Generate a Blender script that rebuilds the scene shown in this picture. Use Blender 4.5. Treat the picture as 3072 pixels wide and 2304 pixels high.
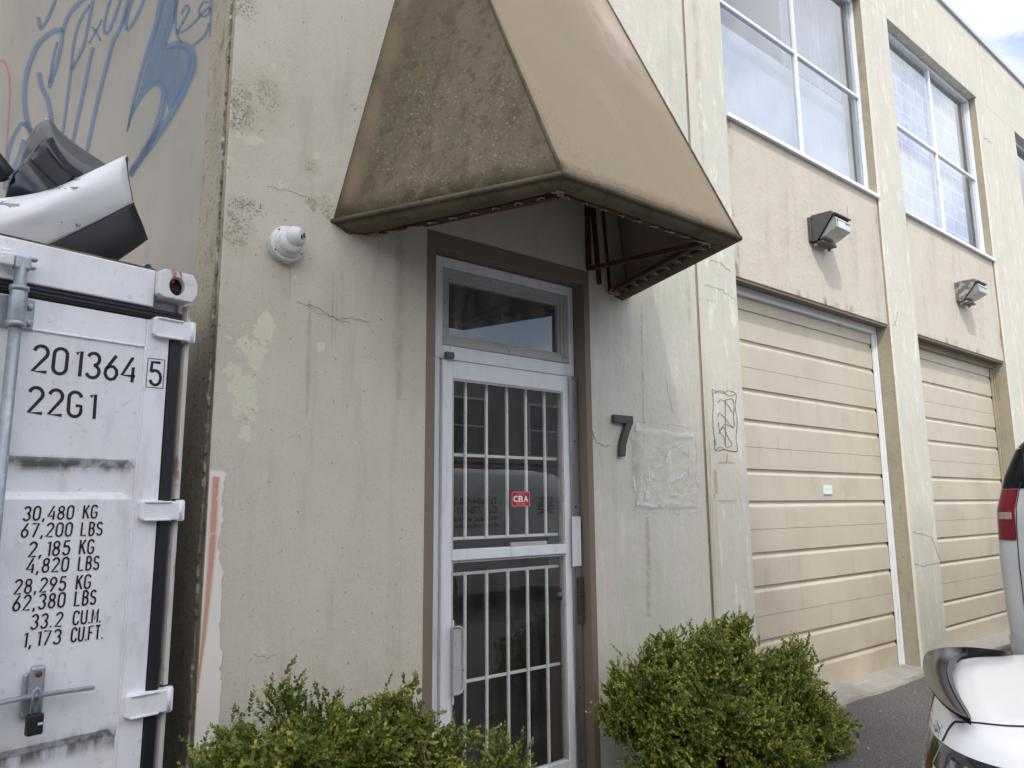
import bpy, math, random
import numpy as np
from mathutils import Vector, Matrix
R = math.radians
random.seed(7); rng = np.random.default_rng(7)
for o in list(bpy.data.objects): bpy.data.objects.remove(o)
sc = bpy.context.scene
col = sc.collection

# ------------------------------------------------------------------ camera
FPX, PITCH, ROLL, YAW = 2222.2, R(9.2122), R(-0.4431), R(50.6347)     # calibrated on the facade's lines
CAM = np.array([0.0, -3.1, 1.52])
_h = np.array([math.cos(YAW), math.sin(YAW), 0]); _r = np.array([math.sin(YAW), -math.cos(YAW), 0]); _u = np.array([0, 0, 1.0])
_f = _h * math.cos(PITCH) + _u * math.sin(PITCH); _up = _u * math.cos(PITCH) - _h * math.sin(PITCH)
CR = _r * math.cos(ROLL) + _up * math.sin(ROLL); CU = _up * math.cos(ROLL) - _r * math.sin(ROLL)
cd = bpy.data.cameras.new('camera'); cam = bpy.data.objects.new('camera', cd); col.objects.link(cam)
cd.sensor_width = 36; cd.lens = FPX / 3072 * 36; cd.clip_start = 0.02; cd.clip_end = 2000
cam.matrix_world = Matrix(((CR[0], CU[0], -_f[0], CAM[0]), (CR[1], CU[1], -_f[1], CAM[1]), (CR[2], CU[2], -_f[2], CAM[2]), (0, 0, 0, 1)))
sc.camera = cam
def ray(u, v): return CR * ((u - 1536) / FPX) - CU * ((v - 1152) / FPX) + _f
def W(u, v, o=0.0):                       # photo pixel -> point on a plane parallel to the facade (Y = o)
    d = ray(u, v); return CAM + d * ((o - CAM[1]) / d[1])
def onp(u, v, P, n):                      # photo pixel -> point on any plane
    d = ray(u, v); return CAM + d * (np.dot(np.array(P) - CAM, n) / np.dot(d, n))

# ------------------------------------------------------------------ sky, sun, exposure
SUN = Vector((-1.05, -1.0, 1.75)).normalized()
wd = bpy.data.worlds.new('World'); sc.world = wd; wd.use_nodes = True
nt = wd.node_tree; nt.nodes.clear()
out = nt.nodes.new('ShaderNodeOutputWorld'); bg = nt.nodes.new('ShaderNodeBackground')
sky = nt.nodes.new('ShaderNodeTexSky'); sky.sky_type = 'NISHITA'; sky.sun_disc = False
sky.sun_elevation = math.asin(SUN.z); sky.sun_rotation = math.atan2(SUN.x, SUN.y)
sky.air_density = 1.0; sky.dust_density = 4.0; sky.ozone_density = 1.0
tc = nt.nodes.new('ShaderNodeTexCoord'); mp = nt.nodes.new('ShaderNodeMapping'); mp.inputs['Scale'].default_value = (1, 1, 1.9); mp.inputs['Location'].default_value = (3.1, 1.7, 0.45)
nz = nt.nodes.new('ShaderNodeTexNoise'); nz.inputs['Scale'].default_value = 1.5; nz.inputs['Detail'].default_value = 9; nz.inputs['Roughness'].default_value = 0.56; nz.inputs['Distortion'].default_value = 0.3
mr = nt.nodes.new('ShaderNodeMapRange'); mr.interpolation_type = 'SMOOTHSTEP'; mr.inputs['From Min'].default_value = 0.40; mr.inputs['From Max'].default_value = 0.56
nz2 = nt.nodes.new('ShaderNodeTexNoise'); nz2.inputs['Scale'].default_value = 3.2; nz2.inputs['Detail'].default_value = 6
cr2 = nt.nodes.new('ShaderNodeMix'); cr2.data_type = 'RGBA'; cr2.inputs[6].default_value = (5.4, 5.75, 6.3, 1); cr2.inputs[7].default_value = (8.3, 8.45, 8.7, 1)
mx = nt.nodes.new('ShaderNodeMix'); mx.data_type = 'RGBA'
L = nt.links.new
L(tc.outputs['Generated'], mp.inputs['Vector']); L(mp.outputs[0], nz.inputs['Vector']); L(mp.outputs[0], nz2.inputs['Vector'])
L(nz.outputs['Fac'], mr.inputs['Value']); L(mr.outputs[0], mx.inputs[0]); L(nz2.outputs['Fac'], cr2.inputs[0])
L(sky.outputs[0], mx.inputs[6]); L(cr2.outputs[2], mx.inputs[7]); L(mx.outputs[2], bg.inputs['Color'])
bg.inputs['Strength'].default_value = 0.15; L(bg.outputs[0], out.inputs['Surface'])
sl = bpy.data.lights.new('sun', 'SUN'); sl.energy = 1.35; sl.angle = R(1.2); sl.color = (1.0, 0.98, 0.95)
so = bpy.data.objects.new('sun', sl); col.objects.link(so); so.rotation_euler = SUN.to_track_quat('Z', 'Y').to_euler(); so.location = (-6, -10, 14)
sc.view_settings.view_transform = 'Standard'; sc.view_settings.look = 'None'; sc.view_settings.gamma = 1
sc.view_settings.exposure = 0.80; sc.view_settings.use_curve_mapping = False
sc.render.engine = 'CYCLES'; sc.render.resolution_x = 1024; sc.render.resolution_y = 768
try:
    sc.cycles.transparent_max_bounces = 12; sc.cycles.max_bounces = 6
except Exception: pass

# ------------------------------------------------------------------ helpers
def srgb(r, g, b):
    f = lambda c: ((c / 255 + 0.055) / 1.055) ** 2.4 if c > 10 else c / 255 / 12.92
    return (f(r), f(g), f(b))
class MB:
    def __init__(s): s.v = []; s.f = []; s.uv = {}; s.mi = []
    def add(s, vs, fs, m=0):
        k = len(s.v); s.v += [tuple(map(float, p)) for p in vs]; s.f += [tuple(i + k for i in f) for f in fs]; s.mi += [m] * len(fs); return s
    def box(s, x0, x1, y0, y1, z0, z1, m=0):
        return s.add([(x0, y0, z0), (x1, y0, z0), (x1, y1, z0), (x0, y1, z0), (x0, y0, z1), (x1, y0, z1), (x1, y1, z1), (x0, y1, z1)],
                     [(0, 3, 2, 1), (4, 5, 6, 7), (0, 1, 5, 4), (1, 2, 6, 5), (2, 3, 7, 6), (3, 0, 4, 7)], m)
    def hexa(s, p, m=0):   # 8 points, bottom 4 then top 4
        return s.add(p, [(0, 3, 2, 1), (4, 5, 6, 7), (0, 1, 5, 4), (1, 2, 6, 5), (2, 3, 7, 6), (3, 0, 4, 7)], m)
    def bar(s, a, b, w, h, upv=(0, 0, 1)):   # rectangular bar from a to b
        a = Vector(a); b = Vector(b); d = (b - a).normalized(); n = d.cross(Vector(upv)).normalized(); t = n.cross(d)
        q = [n * w / 2 * i + t * h / 2 * j for i, j in ((-1, -1), (1, -1), (1, 1), (-1, 1))]
        return s.hexa([a + k for k in q] + [b + k for k in q])
    def tube(s, pts, r, n=10, caps=True):
        pts = [Vector(p) for p in pts]; rs = r if isinstance(r, (list, tuple)) else [r] * len(pts); rings = []
        nv = None
        for i, p in enumerate(pts):
            d = (pts[min(i + 1, len(pts) - 1)] - pts[max(i - 1, 0)]).normalized()
            if nv is None: nv = d.orthogonal().normalized()
            nv = (nv - d * nv.dot(d)).normalized(); b = d.cross(nv)
            rings += [p + (nv * math.cos(2 * math.pi * k / n) + b * math.sin(2 * math.pi * k / n)) * rs[i] for k in range(n)]
        fs = [(i * n + k, i * n + (k + 1) % n, (i + 1) * n + (k + 1) % n, (i + 1) * n + k) for i in range(len(pts) - 1) for k in range(n)]
        if caps: fs += [tuple(range(n - 1, -1, -1)), tuple((len(pts) - 1) * n + k for k in range(n))]
        return s.add(rings, fs)
    def lathe(s, prof, c, ax, n=28, xd=None):   # prof: (radius, height along ax)
        ax = Vector(ax).normalized(); x = (Vector(xd) if xd else ax.orthogonal()); x = (x - ax * x.dot(ax)).normalized(); y = ax.cross(x); c = Vector(c); vs = []
        for r, h in prof: vs += [c + ax * h + (x * math.cos(2 * math.pi * k / n) + y * math.sin(2 * math.pi * k / n)) * r for k in range(n)]
        fs = [(i * n + k, i * n + (k + 1) % n, (i + 1) * n + (k + 1) % n, (i + 1) * n + k) for i in range(len(prof) - 1) for k in range(n)]
        fs += [tuple(range(n - 1, -1, -1)), tuple((len(prof) - 1) * n + k for k in range(n))]
        return s.add(vs, fs)
    def grid(s, P, m=0, flip=False):   # P[i][j] points
        a = len(P); b = len(P[0])
        fs = [(i * b + j, i * b + j + 1, (i + 1) * b + j + 1, (i + 1) * b + j) for i in range(a - 1) for j in range(b - 1)]
        if flip: fs = [f[::-1] for f in fs]
        return s.add([p for r_ in P for p in r_], fs, m)
    def build(s, name, mat, parent=None, smooth=False, bevel=0, solid=0, seg=2, subs=0):
        me = bpy.data.meshes.new(name); me.from_pydata(s.v, [], s.f)
        for m in (mat if isinstance(mat, (list, tuple)) else [mat]): me.materials.append(m)
        if any(s.mi): me.polygons.foreach_set('material_index', s.mi)
        if smooth: me.polygons.foreach_set('use_smooth', [True] * len(s.f))
        me.update(); o = bpy.data.objects.new(name, me); col.objects.link(o)
        if parent is not None: attach(o, parent)
        if solid:
            m = o.modifiers.new('s', 'SOLIDIFY'); m.thickness = solid; m.offset = -1
        if bevel:
            m = o.modifiers.new('b', 'BEVEL'); m.width = bevel; m.segments = seg; m.limit_method = 'ANGLE'; m.angle_limit = R(40)
        if subs:
            m = o.modifiers.new('u', 'SUBSURF'); m.levels = subs; m.render_levels = subs
        return o
def attach(o, parent):
    o.parent = parent
    if parent.type == 'EMPTY': o.matrix_parent_inverse = Matrix.Translation(-parent.location)
def thing(name, label, cat, loc, group=None):
    o = bpy.data.objects.new(name, None); col.objects.link(o); o.location = loc; o.empty_display_size = 0.1
    return tag(o, label, cat, group)
def tag(o, label, cat, group=None):
    o['label'] = label; o['category'] = cat
    if group: o['group'] = group
    return o
def struct(o): o['kind'] = 'structure'; return o

# ------------------------------------------------------------------ materials
MATS = {}
def M(name, base, rough=0.75, metal=0.0, layers=(), bumps=(), spec=0.4, coat=0.0, rvar=0.0, trans=0.0, sheen=0):
    """layers: dicts(scale, lo, hi, col, amt, st=(1,1,1), det, spots=[(x,y,z,rx,ry,rz)]); bumps: (scale, strength, dist, st)"""
    if name in MATS: return MATS[name]
    m = bpy.data.materials.new(name); m.use_nodes = True; MATS[name] = m
    n = m.node_tree; N = n.nodes.new; K = n.links.new
    b = n.nodes['Principled BSDF']; b.inputs['Roughness'].default_value = rough; b.inputs['Metallic'].default_value = metal
    b.inputs['Specular IOR Level'].default_value = spec; b.inputs['Coat Weight'].default_value = coat; b.inputs['Coat Roughness'].default_value = 0.04
    tcn = N('ShaderNodeTexCoord'); pos = tcn.outputs['Object']
    c = N('ShaderNodeRGB'); c.outputs[0].default_value = (*base, 1); cur = c.outputs[0]
    def noise(scale, st, det=5, rgh=0.6):
        mpn = N('ShaderNodeMapping'); mpn.inputs['Scale'].default_value = st; K(pos, mpn.inputs[0])
        t = N('ShaderNodeTexNoise'); t.inputs['Scale'].default_value = scale; t.inputs['Detail'].default_value = det; t.inputs['Roughness'].default_value = rgh
        K(mpn.outputs[0], t.inputs['Vector']); return t.outputs['Fac']
    for i, l in enumerate(layers):
        mk = N('ShaderNodeMapRange'); mk.interpolation_type = 'SMOOTHSTEP'
        K(noise(l['scale'], l.get('st', (1, 1, 1)), l.get('det', 4), l.get('rgh', 0.6)), mk.inputs[0])
        mk.inputs[1].default_value = l['lo']; mk.inputs[2].default_value = l['hi']; mk.inputs[4].default_value = l['amt']; mask = mk.outputs[0]
        if 'spots' in l:
            acc = None
            for (x, y, z, rx, ry, rz) in l['spots']:
                s = N('ShaderNodeVectorMath'); s.operation = 'SUBTRACT'; K(pos, s.inputs[0]); s.inputs[1].default_value = (x, y, z)
                d = N('ShaderNodeVectorMath'); d.operation = 'DIVIDE'; K(s.outputs[0], d.inputs[0]); d.inputs[1].default_value = (rx, ry, rz)
                e = N('ShaderNodeVectorMath'); e.operation = 'LENGTH'; K(d.outputs[0], e.inputs[0])
                g = N('ShaderNodeMapRange'); g.interpolation_type = 'SMOOTHSTEP'; K(e.outputs['Value'], g.inputs[0]); g.inputs[1].default_value = 1; g.inputs[2].default_value = 0.15; g.inputs[3].default_value = 0; g.inputs[4].default_value = 1
                if acc is None: acc = g.outputs[0]
                else:
                    a = N('ShaderNodeMath'); a.operation = 'MAXIMUM'; K(acc, a.inputs[0]); K(g.outputs[0], a.inputs[1]); acc = a.outputs[0]
            if l.get('grow'):      # the spot lowers the noise threshold instead of multiplying
                a = N('ShaderNodeMath'); a.operation = 'MULTIPLY'; K(acc, a.inputs[0]); a.inputs[1].default_value = l['grow']
                src = mk.inputs[0].links[0].from_socket; p = N('ShaderNodeMath'); p.operation = 'ADD'; K(src, p.inputs[0]); K(a.outputs[0], p.inputs[1]); K(p.outputs[0], mk.inputs[0])
            else:
                a = N('ShaderNodeMath'); a.operation = 'MULTIPLY'; K(acc, a.inputs[0]); K(mask, a.inputs[1]); mask = a.outputs[0]
        x = N('ShaderNodeMix'); x.data_type = 'RGBA'; K(mask, x.inputs[0]); K(cur, x.inputs[6]); x.inputs[7].default_value = (*l['col'], 1); cur = x.outputs[2]
    K(cur, b.inputs['Base Color'])
    prev = None
    for (scl, stg, dist, st) in bumps:
        bn = N('ShaderNodeBump'); bn.inputs['Strength'].default_value = stg; bn.inputs['Distance'].default_value = dist
        K(noise(scl, st, 3, 0.65), bn.inputs['Height'])
        if prev: K(prev, bn.inputs['Normal'])
        prev = bn.outputs[0]
    if prev: K(prev, b.inputs['Normal'])
    if rvar:
        q = N('ShaderNodeMapRange'); K(noise(9, (1, 1, 1)), q.inputs[0]); q.inputs[1].default_value = 0.3; q.inputs[2].default_value = 0.7
        q.inputs[3].default_value = max(0, rough - rvar); q.inputs[4].default_value = min(1, rough + rvar); K(q.outputs[0], b.inputs['Roughness'])
    return m
def lay(scale, lo, hi, c, amt, st=(1, 1, 1), **k): return dict(scale=scale, lo=lo, hi=hi, col=c, amt=amt, st=st, **k)
def glass(name, ior=1.6, tint=(0.9, 0.93, 0.93), dirt_glare=0.0, dirt_glare_col=(0.7, 0.7, 0.7), rough=0.0):
    m = bpy.data.materials.new(name); m.use_nodes = True; n = m.node_tree; n.nodes.clear(); N = n.nodes.new; K = n.links.new
    o = N('ShaderNodeOutputMaterial'); t = N('ShaderNodeBsdfTransparent'); t.inputs[0].default_value = (*tint, 1)
    g = N('ShaderNodeBsdfGlossy'); g.inputs['Roughness'].default_value = rough; g.inputs[0].default_value = (0.97, 0.98, 1, 1)
    fr = N('ShaderNodeFresnel'); fr.inputs[0].default_value = ior; x = N('ShaderNodeMixShader')
    geo = N('ShaderNodeNewGeometry'); inv = N('ShaderNodeMath'); inv.operation = 'SUBTRACT'; inv.inputs[0].default_value = 1; K(geo.outputs['Backfacing'], inv.inputs[1])
    mlt = N('ShaderNodeMath'); mlt.operation = 'MULTIPLY'; K(fr.outputs[0], mlt.inputs[0]); K(inv.outputs[0], mlt.inputs[1]); K(mlt.outputs[0], x.inputs[0]); K(t.outputs[0], x.inputs[1]); K(g.outputs[0], x.inputs[2])
    s = x.outputs[0]
    if dirt_glare:
        d = N('ShaderNodeBsdfDiffuse'); d.inputs[0].default_value = (*dirt_glare_col, 1)
        tcn = N('ShaderNodeTexCoord'); mpn = N('ShaderNodeMapping'); mpn.inputs['Scale'].default_value = (3, 3, 0.9); K(tcn.outputs['Object'], mpn.inputs[0])
        q = N('ShaderNodeTexNoise'); q.inputs['Scale'].default_value = 6; q.inputs['Detail'].default_value = 8; K(mpn.outputs[0], q.inputs[0])
        r_ = N('ShaderNodeMapRange'); K(q.outputs[0], r_.inputs[0]); r_.inputs[1].default_value = 0.35; r_.inputs[2].default_value = 0.75; r_.inputs[3].default_value = dirt_glare * 0.3; r_.inputs[4].default_value = dirt_glare
        y = N('ShaderNodeMixShader'); K(r_.outputs[0], y.inputs[0]); K(s, y.inputs[1]); K(d.outputs[0], y.inputs[2]); s = y.outputs[0]
    K(s, o.inputs[0]); return m
def paint(name, c, alpha=0.9, soft=0.35, nscale=60, nlo=0.0, nhi=0.0, rough=0.8):
    """thin paint or stain film: opacity falls off across the stroke (UV v) and breaks up with noise"""
    m = bpy.data.materials.new(name); m.use_nodes = True; n = m.node_tree; N = n.nodes.new; K = n.links.new
    b = n.nodes['Principled BSDF']; b.inputs['Base Color'].default_value = (*c, 1); b.inputs['Roughness'].default_value = rough; b.inputs['Specular IOR Level'].default_value = 0.2
    uv = N('ShaderNodeUVMap'); sp = N('ShaderNodeSeparateXYZ'); K(uv.outputs[0], sp.inputs[0])
    a = N('ShaderNodeMath'); a.operation = 'PINGPONG'; a.inputs[1].default_value = 0.5; K(sp.outputs[1], a.inputs[0])
    r_ = N('ShaderNodeMapRange'); r_.interpolation_type = 'SMOOTHSTEP'; K(a.outputs[0], r_.inputs[0]); r_.inputs[1].default_value = 0; r_.inputs[2].default_value = max(soft * 0.5, 1e-3); r_.inputs[4].default_value = alpha
    res = r_.outputs[0]
    if nhi > nlo:
        tcn = N('ShaderNodeTexCoord'); q = N('ShaderNodeTexNoise'); q.inputs['Scale'].default_value = nscale; q.inputs['Detail'].default_value = 6; q.inputs['Roughness'].default_value = 0.65; K(tcn.outputs['Object'], q.inputs[0])
        w = N('ShaderNodeMapRange'); w.interpolation_type = 'SMOOTHSTEP'; K(q.outputs[0], w.inputs[0]); w.inputs[1].default_value = nlo; w.inputs[2].default_value = nhi
        mu = N('ShaderNodeMath'); mu.operation = 'MULTIPLY'; K(res, mu.inputs[0]); K(w.outputs[0], mu.inputs[1]); res = mu.outputs[0]
    K(res, b.inputs['Alpha']); return m

def smooth_poly(pts, n=6):
    """Catmull-Rom through tuples of any length"""
    P = [np.array(p, float) for p in pts]
    if len(P) < 3: return P
    Q = [2 * P[0] - P[1]] + P + [2 * P[-1] - P[-2]]; o = []
    for i in range(1, len(Q) - 2):
        for k in range(n):
            t = k / n; a, b, c, d = Q[i - 1], Q[i], Q[i + 1], Q[i + 2]
            o.append(0.5 * (2 * b + (c - a) * t + (2 * a - 5 * b + 4 * c - d) * t * t + (3 * b - a - 3 * c + d) * t ** 3))
    return o + [P[-1]]
class Rib:
    """flat ribbons laid on a surface: f maps 2-D to world; UV v runs across the stroke"""
    def __init__(s, f): s.f = f; s.v = []; s.fc = []; s.uv = []
    def stroke(s, pts, w=None, sm=6):
        pts = smooth_poly(pts, sm) if sm else [np.array(p, float) for p in pts]
        P = np.array([p[:2] for p in pts]); ww = np.array([(p[2] if len(p) > 2 else w) for p in pts]) / 2
        T = np.gradient(P, axis=0); T /= (np.linalg.norm(T, axis=1)[:, None] + 1e-9); Nn = np.stack([-T[:, 1], T[:, 0]], 1)
        k = len(s.v)
        for i in range(len(P)):
            s.v += [s.f(*(P[i] - Nn[i] * ww[i])), s.f(*(P[i] + Nn[i] * ww[i]))]
        for i in range(len(P) - 1):
            s.fc.append((k + 2 * i, k + 2 * i + 1, k + 2 * i + 3, k + 2 * i + 2)); s.uv += [(i, 0), (i, 1), (i + 1, 1), (i + 1, 0)]
        return s
    def poly(s, pts):
        k = len(s.v); s.v += [s.f(*p) for p in pts]; s.fc.append(tuple(range(k, k + len(pts)))); s.uv += [(0, 0.5)] * len(pts); return s
    def build(s, name, mat, parent=None):
        me = bpy.data.meshes.new(name); me.from_pydata([tuple(map(float, p)) for p in s.v], [], s.fc); me.materials.append(mat)
        l = me.uv_layers.new(name='UVMap'); l.data.foreach_set('uv', np.array(s.uv, float).ravel()); me.update()
        o = bpy.data.objects.new(name, me); col.objects.link(o)
        if parent is not None: attach(o, parent)
        return o

# ================================================================== MATERIALS USED BY THE BUILDING
DK = srgb(58, 54, 46)
def wpx(u, v, rx, rz, ry=0.3): p = W(u, v); return (p[0], p[1], p[2], rx, ry, rz)
mould = [wpx(720, 330, .18, .35), wpx(790, 270, .10, .17), wpx(820, 300, .07, .22), wpx(712, 690, .13, .22), wpx(745, 620, .22, .12), wpx(930, 500, .08, .07), wpx(980, 620, .09, .16),
         wpx(1062, 320, .05, .06), wpx(935, 605, .12, .07), wpx(740, 20, .12, .2)]
pale = [wpx(740, 415, .12, .06), wpx(715, 1050, .10, .28), wpx(745, 1180, .10, .25), wpx(780, 1010, .08, .2), wpx(735, 1280, .07, .12), wpx(770, 640, .05, .07), wpx(840, 545, .03, .07), wpx(950, 470, .05, .04), wpx(990, 600, .04, .08), wpx(720, 1160, .10, .05), wpx(730, 1230, .09, .2), wpx(765, 1080, .06, .12), wpx(800, 960, .05, .12), wpx(960, 1040, .05, .05), wpx(700, 1010, .09, .03), wpx(790, 1950, .04, .03), wpx(800, 2120, .04, .05)]
m_wall = M('wall_paint', srgb(201, 196, 183), 0.85, layers=[
    lay(1.1, .35, .7, srgb(190, 184, 168), .75), lay(2.3, .45, .72, srgb(206, 199, 187), .7, (1, 1, .6)),
    lay(9, .5, .75, srgb(172, 166, 152), .5, (1, 1, .12)),
    lay(9, .66, .69, srgb(212, 210, 190), .85, spots=pale, det=4, grow=.22),
    lay(46, .65, .72, DK, .5, det=3, rgh=.55), lay(22, .69, .76, DK, .35, det=4), lay(110, .60, .68, srgb(120, 114, 102), .35, det=2),
    lay(75, .78, .84, srgb(66, 62, 52), .75, spots=mould, grow=.27, det=5, rgh=.75), lay(18, .72, .84, srgb(124, 120, 104), .5, spots=mould, grow=.23, det=5), lay(4, .4, .62, srgb(168, 166, 142), .4, spots=mould)],
    bumps=[(5, .25, .03, (1, 1, 1)), (42, .35, .008, (1, 1, .7)), (140, .3, .003, (1, 1, 1))], spec=.25)
m_wall_r = M('wall_paint_right', srgb(199, 197, 186), 0.85, layers=[
    lay(1.3, .38, .7, srgb(186, 188, 174), .8), lay(2.6, .45, .7, srgb(204, 194, 186), .75, (1, 1, .5)),
    lay(16, .52, .7, srgb(214, 214, 196), .6, (1, 1, .22), det=5), lay(8, .52, .75, srgb(172, 166, 150), .45, (1, 1, .1)),
    lay(60, .66, .73, DK, .5, det=3), lay(25, .71, .78, DK, .4, det=4)],
    bumps=[(5, .25, .03, (1, 1, 1)), (36, .4, .010, (1, 1, .6)), (140, .3, .003, (1, 1, 1))], spec=.25)
m_pier = M('pier_paint', srgb(202, 200, 188), 0.85, layers=[
    lay(1.2, .38, .7, srgb(192, 193, 182), .8), lay(2.2, .48, .72, srgb(204, 196, 188), .8, (1, 1, .5)),
    lay(11, .53, .66, srgb(222, 222, 206), .75, (1, 1, .26), det=5, rgh=.7), lay(7, .55, .75, srgb(168, 160, 142), .35, (1.5, 1, .09)),
    lay(70, .66, .74, DK, .55, det=3), lay(28, .72, .79, DK, .45, det=4)],
    bumps=[(4, .25, .03, (1, 1, 1)), (30, .4, .010, (1, 1, .6)), (150, .3, .003, (1, 1, 1))], spec=.25)
m_span = M('spandrel_paint', srgb(197, 189, 177), 0.85, layers=[
    lay(1.3, .4, .7, srgb(190, 182, 170), .8), lay(2.0, .45, .7, srgb(200, 193, 180), .8, (1, 1, .4)),
    lay(10, .52, .78, srgb(176, 164, 150), .55, (1, 1, .08), det=5), lay(26, .6, .76, srgb(166, 152, 138), .35, (1, 1, .2), det=5), lay(60, .7, .77, DK, .4, det=3),
    lay(14, .45, .7, srgb(96, 88, 78), .8, (1, 1, .3), spots=[(4.78, 0, 4.45, .14, .3, .4), (7.35, 0, 4.35, .10, .3, .6), (4.8, 0, 3.45, .12, .3, .5), (7.98, 0, 4.4, .1, .3, .4), (10.5, 0, 3.7, .1, .3, .8), (6.2, 0, 3.24, 1.3, .3, .09), (9.2, 0, 3.24, 1.3, .3, .09)])],
    bumps=[(6, .3, .03, (1, 1, 1)), (38, .5, .008, (1, 1, .8)), (120, .3, .003, (1, 1, 1))], spec=.25)
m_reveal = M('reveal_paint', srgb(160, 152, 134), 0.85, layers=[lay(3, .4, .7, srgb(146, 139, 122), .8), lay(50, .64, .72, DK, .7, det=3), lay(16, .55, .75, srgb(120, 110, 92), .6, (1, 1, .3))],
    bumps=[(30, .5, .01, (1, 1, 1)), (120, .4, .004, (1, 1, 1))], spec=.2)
m_brown = M('brown_trim_paint', srgb(124, 113, 101), 0.8, layers=[lay(3, .4, .7, srgb(124, 110, 95), .7, (1, 1, .4)), lay(40, .66, .74, DK, .4, det=3)], bumps=[(40, .35, .006, (1, 1, 1))], spec=.25)
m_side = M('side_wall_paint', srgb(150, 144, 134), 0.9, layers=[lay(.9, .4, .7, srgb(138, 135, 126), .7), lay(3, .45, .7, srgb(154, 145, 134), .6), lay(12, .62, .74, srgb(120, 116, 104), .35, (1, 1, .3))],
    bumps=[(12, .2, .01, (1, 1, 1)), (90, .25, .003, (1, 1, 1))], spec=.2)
m_edge = M('wall_end_paint', srgb(158, 148, 130), 0.9, layers=[lay(2.4, .4, .68, srgb(136, 128, 112), .8, (1, 1, .5)), lay(60, .58, .68, DK, .8, det=4), lay(15, .56, .72, srgb(88, 82, 70), .6, (1, 1, .4))],
    bumps=[(60, .6, .012, (1, 1, 1)), (160, .5, .005, (1, 1, 1))], spec=.2)
m_caulk = M('caulk', srgb(132, 126, 112), 0.9, layers=[lay(40, .5, .62, srgb(60, 56, 48), .8), lay(18, .55, .65, srgb(215, 212, 200), .6)], bumps=[(60, .8, .01, (1, 1, 1))])
m_alu = M('white_aluminium', srgb(224, 228, 232), 0.45, layers=[lay(14, .5, .75, srgb(186, 188, 190), .5, (1, 1, .2)), lay(40, .68, .76, srgb(120, 116, 110), .5, (1, 1, .5), det=4)], bumps=[(30, .05, .004, (1, 1, 1))], spec=.5, rvar=.1)
m_alu_dirty = M('grimy_aluminium', srgb(176, 174, 172), 0.5, layers=[lay(12, .5, .72, srgb(146, 140, 134), .6, (.3, 1, 1)), lay(36, .62, .72, srgb(80, 72, 64), .7, det=5)], spec=.45)
m_steel = M('brushed_steel', srgb(168, 168, 172), 0.38, 0.85, layers=[lay(30, .5, .7, srgb(120, 118, 118), .5, (1, 1, .1)), lay(60, .66, .74, srgb(70, 62, 56), .7, det=4)], bumps=[(80, .05, .002, (1, 1, .1))])
m_lockplate = M('dark_lock_plate', srgb(96, 88, 84), 0.45, .7, layers=[lay(30, .5, .7, srgb(120, 112, 106), .6)])
m_bars = M('mint_bar_paint', srgb(238, 242, 240), 0.45, layers=[lay(60, .62, .72, srgb(120, 120, 110), .5)], spec=.5)
m_bar_h = m_bars
m_glass_door = glass('door_glass', 2.0, (.97, .975, .975), .03, (.6, .6, .58))
m_glass_tran = glass('transom_glass', 2.3, (.45, .45, .46), .26, (.62, .58, .56))  # dirt film set pinkish and strong to paint in a pale reflection
m_glass_up = glass('window_glass', 3.0, (.8, .84, .88), .03, (.8, .8, .85))
m_glass_up2 = glass('window_glass_grid', 1.8, (.92, .94, .97), .05, (.85, .85, .88))
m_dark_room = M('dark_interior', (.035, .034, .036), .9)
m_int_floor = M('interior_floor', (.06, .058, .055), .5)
m_office = M('office_interior', (.55, .56, .58), .9)
m_curtain = M('grey_curtain', srgb(150, 146, 158), .9, layers=[lay(6, .42, .68, srgb(186, 182, 194), .8, (3, 1, .25), det=5), lay(30, .55, .7, srgb(120, 116, 128), .5, (2, 1, .4))])
m_blind = M('white_blind', srgb(214, 216, 222), .9, layers=[lay(2, .4, .7, srgb(198, 202, 210), .8)])
m_white_trim = M('white_trim', srgb(222, 226, 230), .45, layers=[lay(20, .55, .75, srgb(180, 184, 186), .6, (1, 1, .3)), lay(50, .7, .78, srgb(100, 96, 88), .5)], bumps=[(12, .08, .01, (1, 1, 1))])
m_garage = M('beige_door_steel', srgb(194, 186, 168), .5, layers=[lay(.8, .38, .7, srgb(188, 179, 162), .8), lay(1.7, .48, .72, srgb(182, 171, 153), .6, (1, 1, 1.4)), lay(1.15, .50, .70, srgb(166, 155, 140), .4, (1, 1, .8)), lay(9, .55, .75, srgb(172, 160, 140), .4, (1, 1, .3)), lay(14, .66, .76, srgb(152, 140, 124), .3, (1, 1, .15)), lay(40, .70, .78, srgb(120, 106, 88), .5, det=4),  # broad darker noise layers include soft shadow blotches painted into the steel
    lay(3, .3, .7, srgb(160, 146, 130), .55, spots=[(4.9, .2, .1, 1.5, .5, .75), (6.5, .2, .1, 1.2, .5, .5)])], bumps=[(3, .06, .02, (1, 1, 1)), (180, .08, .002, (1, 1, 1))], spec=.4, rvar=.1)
m_groove = M('dark_seal', (.02, .02, .02), .8)
m_flash = M('metal_flashing', srgb(190, 194, 198), .5, .3)
m_roof = M('roof_membrane', srgb(120, 118, 114), .9)
m_crack = paint('crack_line', srgb(96, 92, 82), .7, .9, 30, .2, .5)
m_tagink = paint('tag_marker', srgb(92, 90, 88), .8, .5, 120, .3, .55)
m_ruststain = paint('rust_stain', srgb(170, 146, 112), .30, 1.0, 20, .3, .62)
m_greystain = paint('run_stain', srgb(140, 134, 120), .20, 1.0, 9, .3, .65)
m_glue = paint('glue_residue', srgb(206, 178, 128), .75, .3, 90, .35, .5)
m_whitepatch = paint('old_white_paint', srgb(232, 228, 219), .97, .14, 30, .18, .26)
m_orange = paint('orange_spray', srgb(214, 150, 120), .62, .9, 14, .2, .5)

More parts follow.
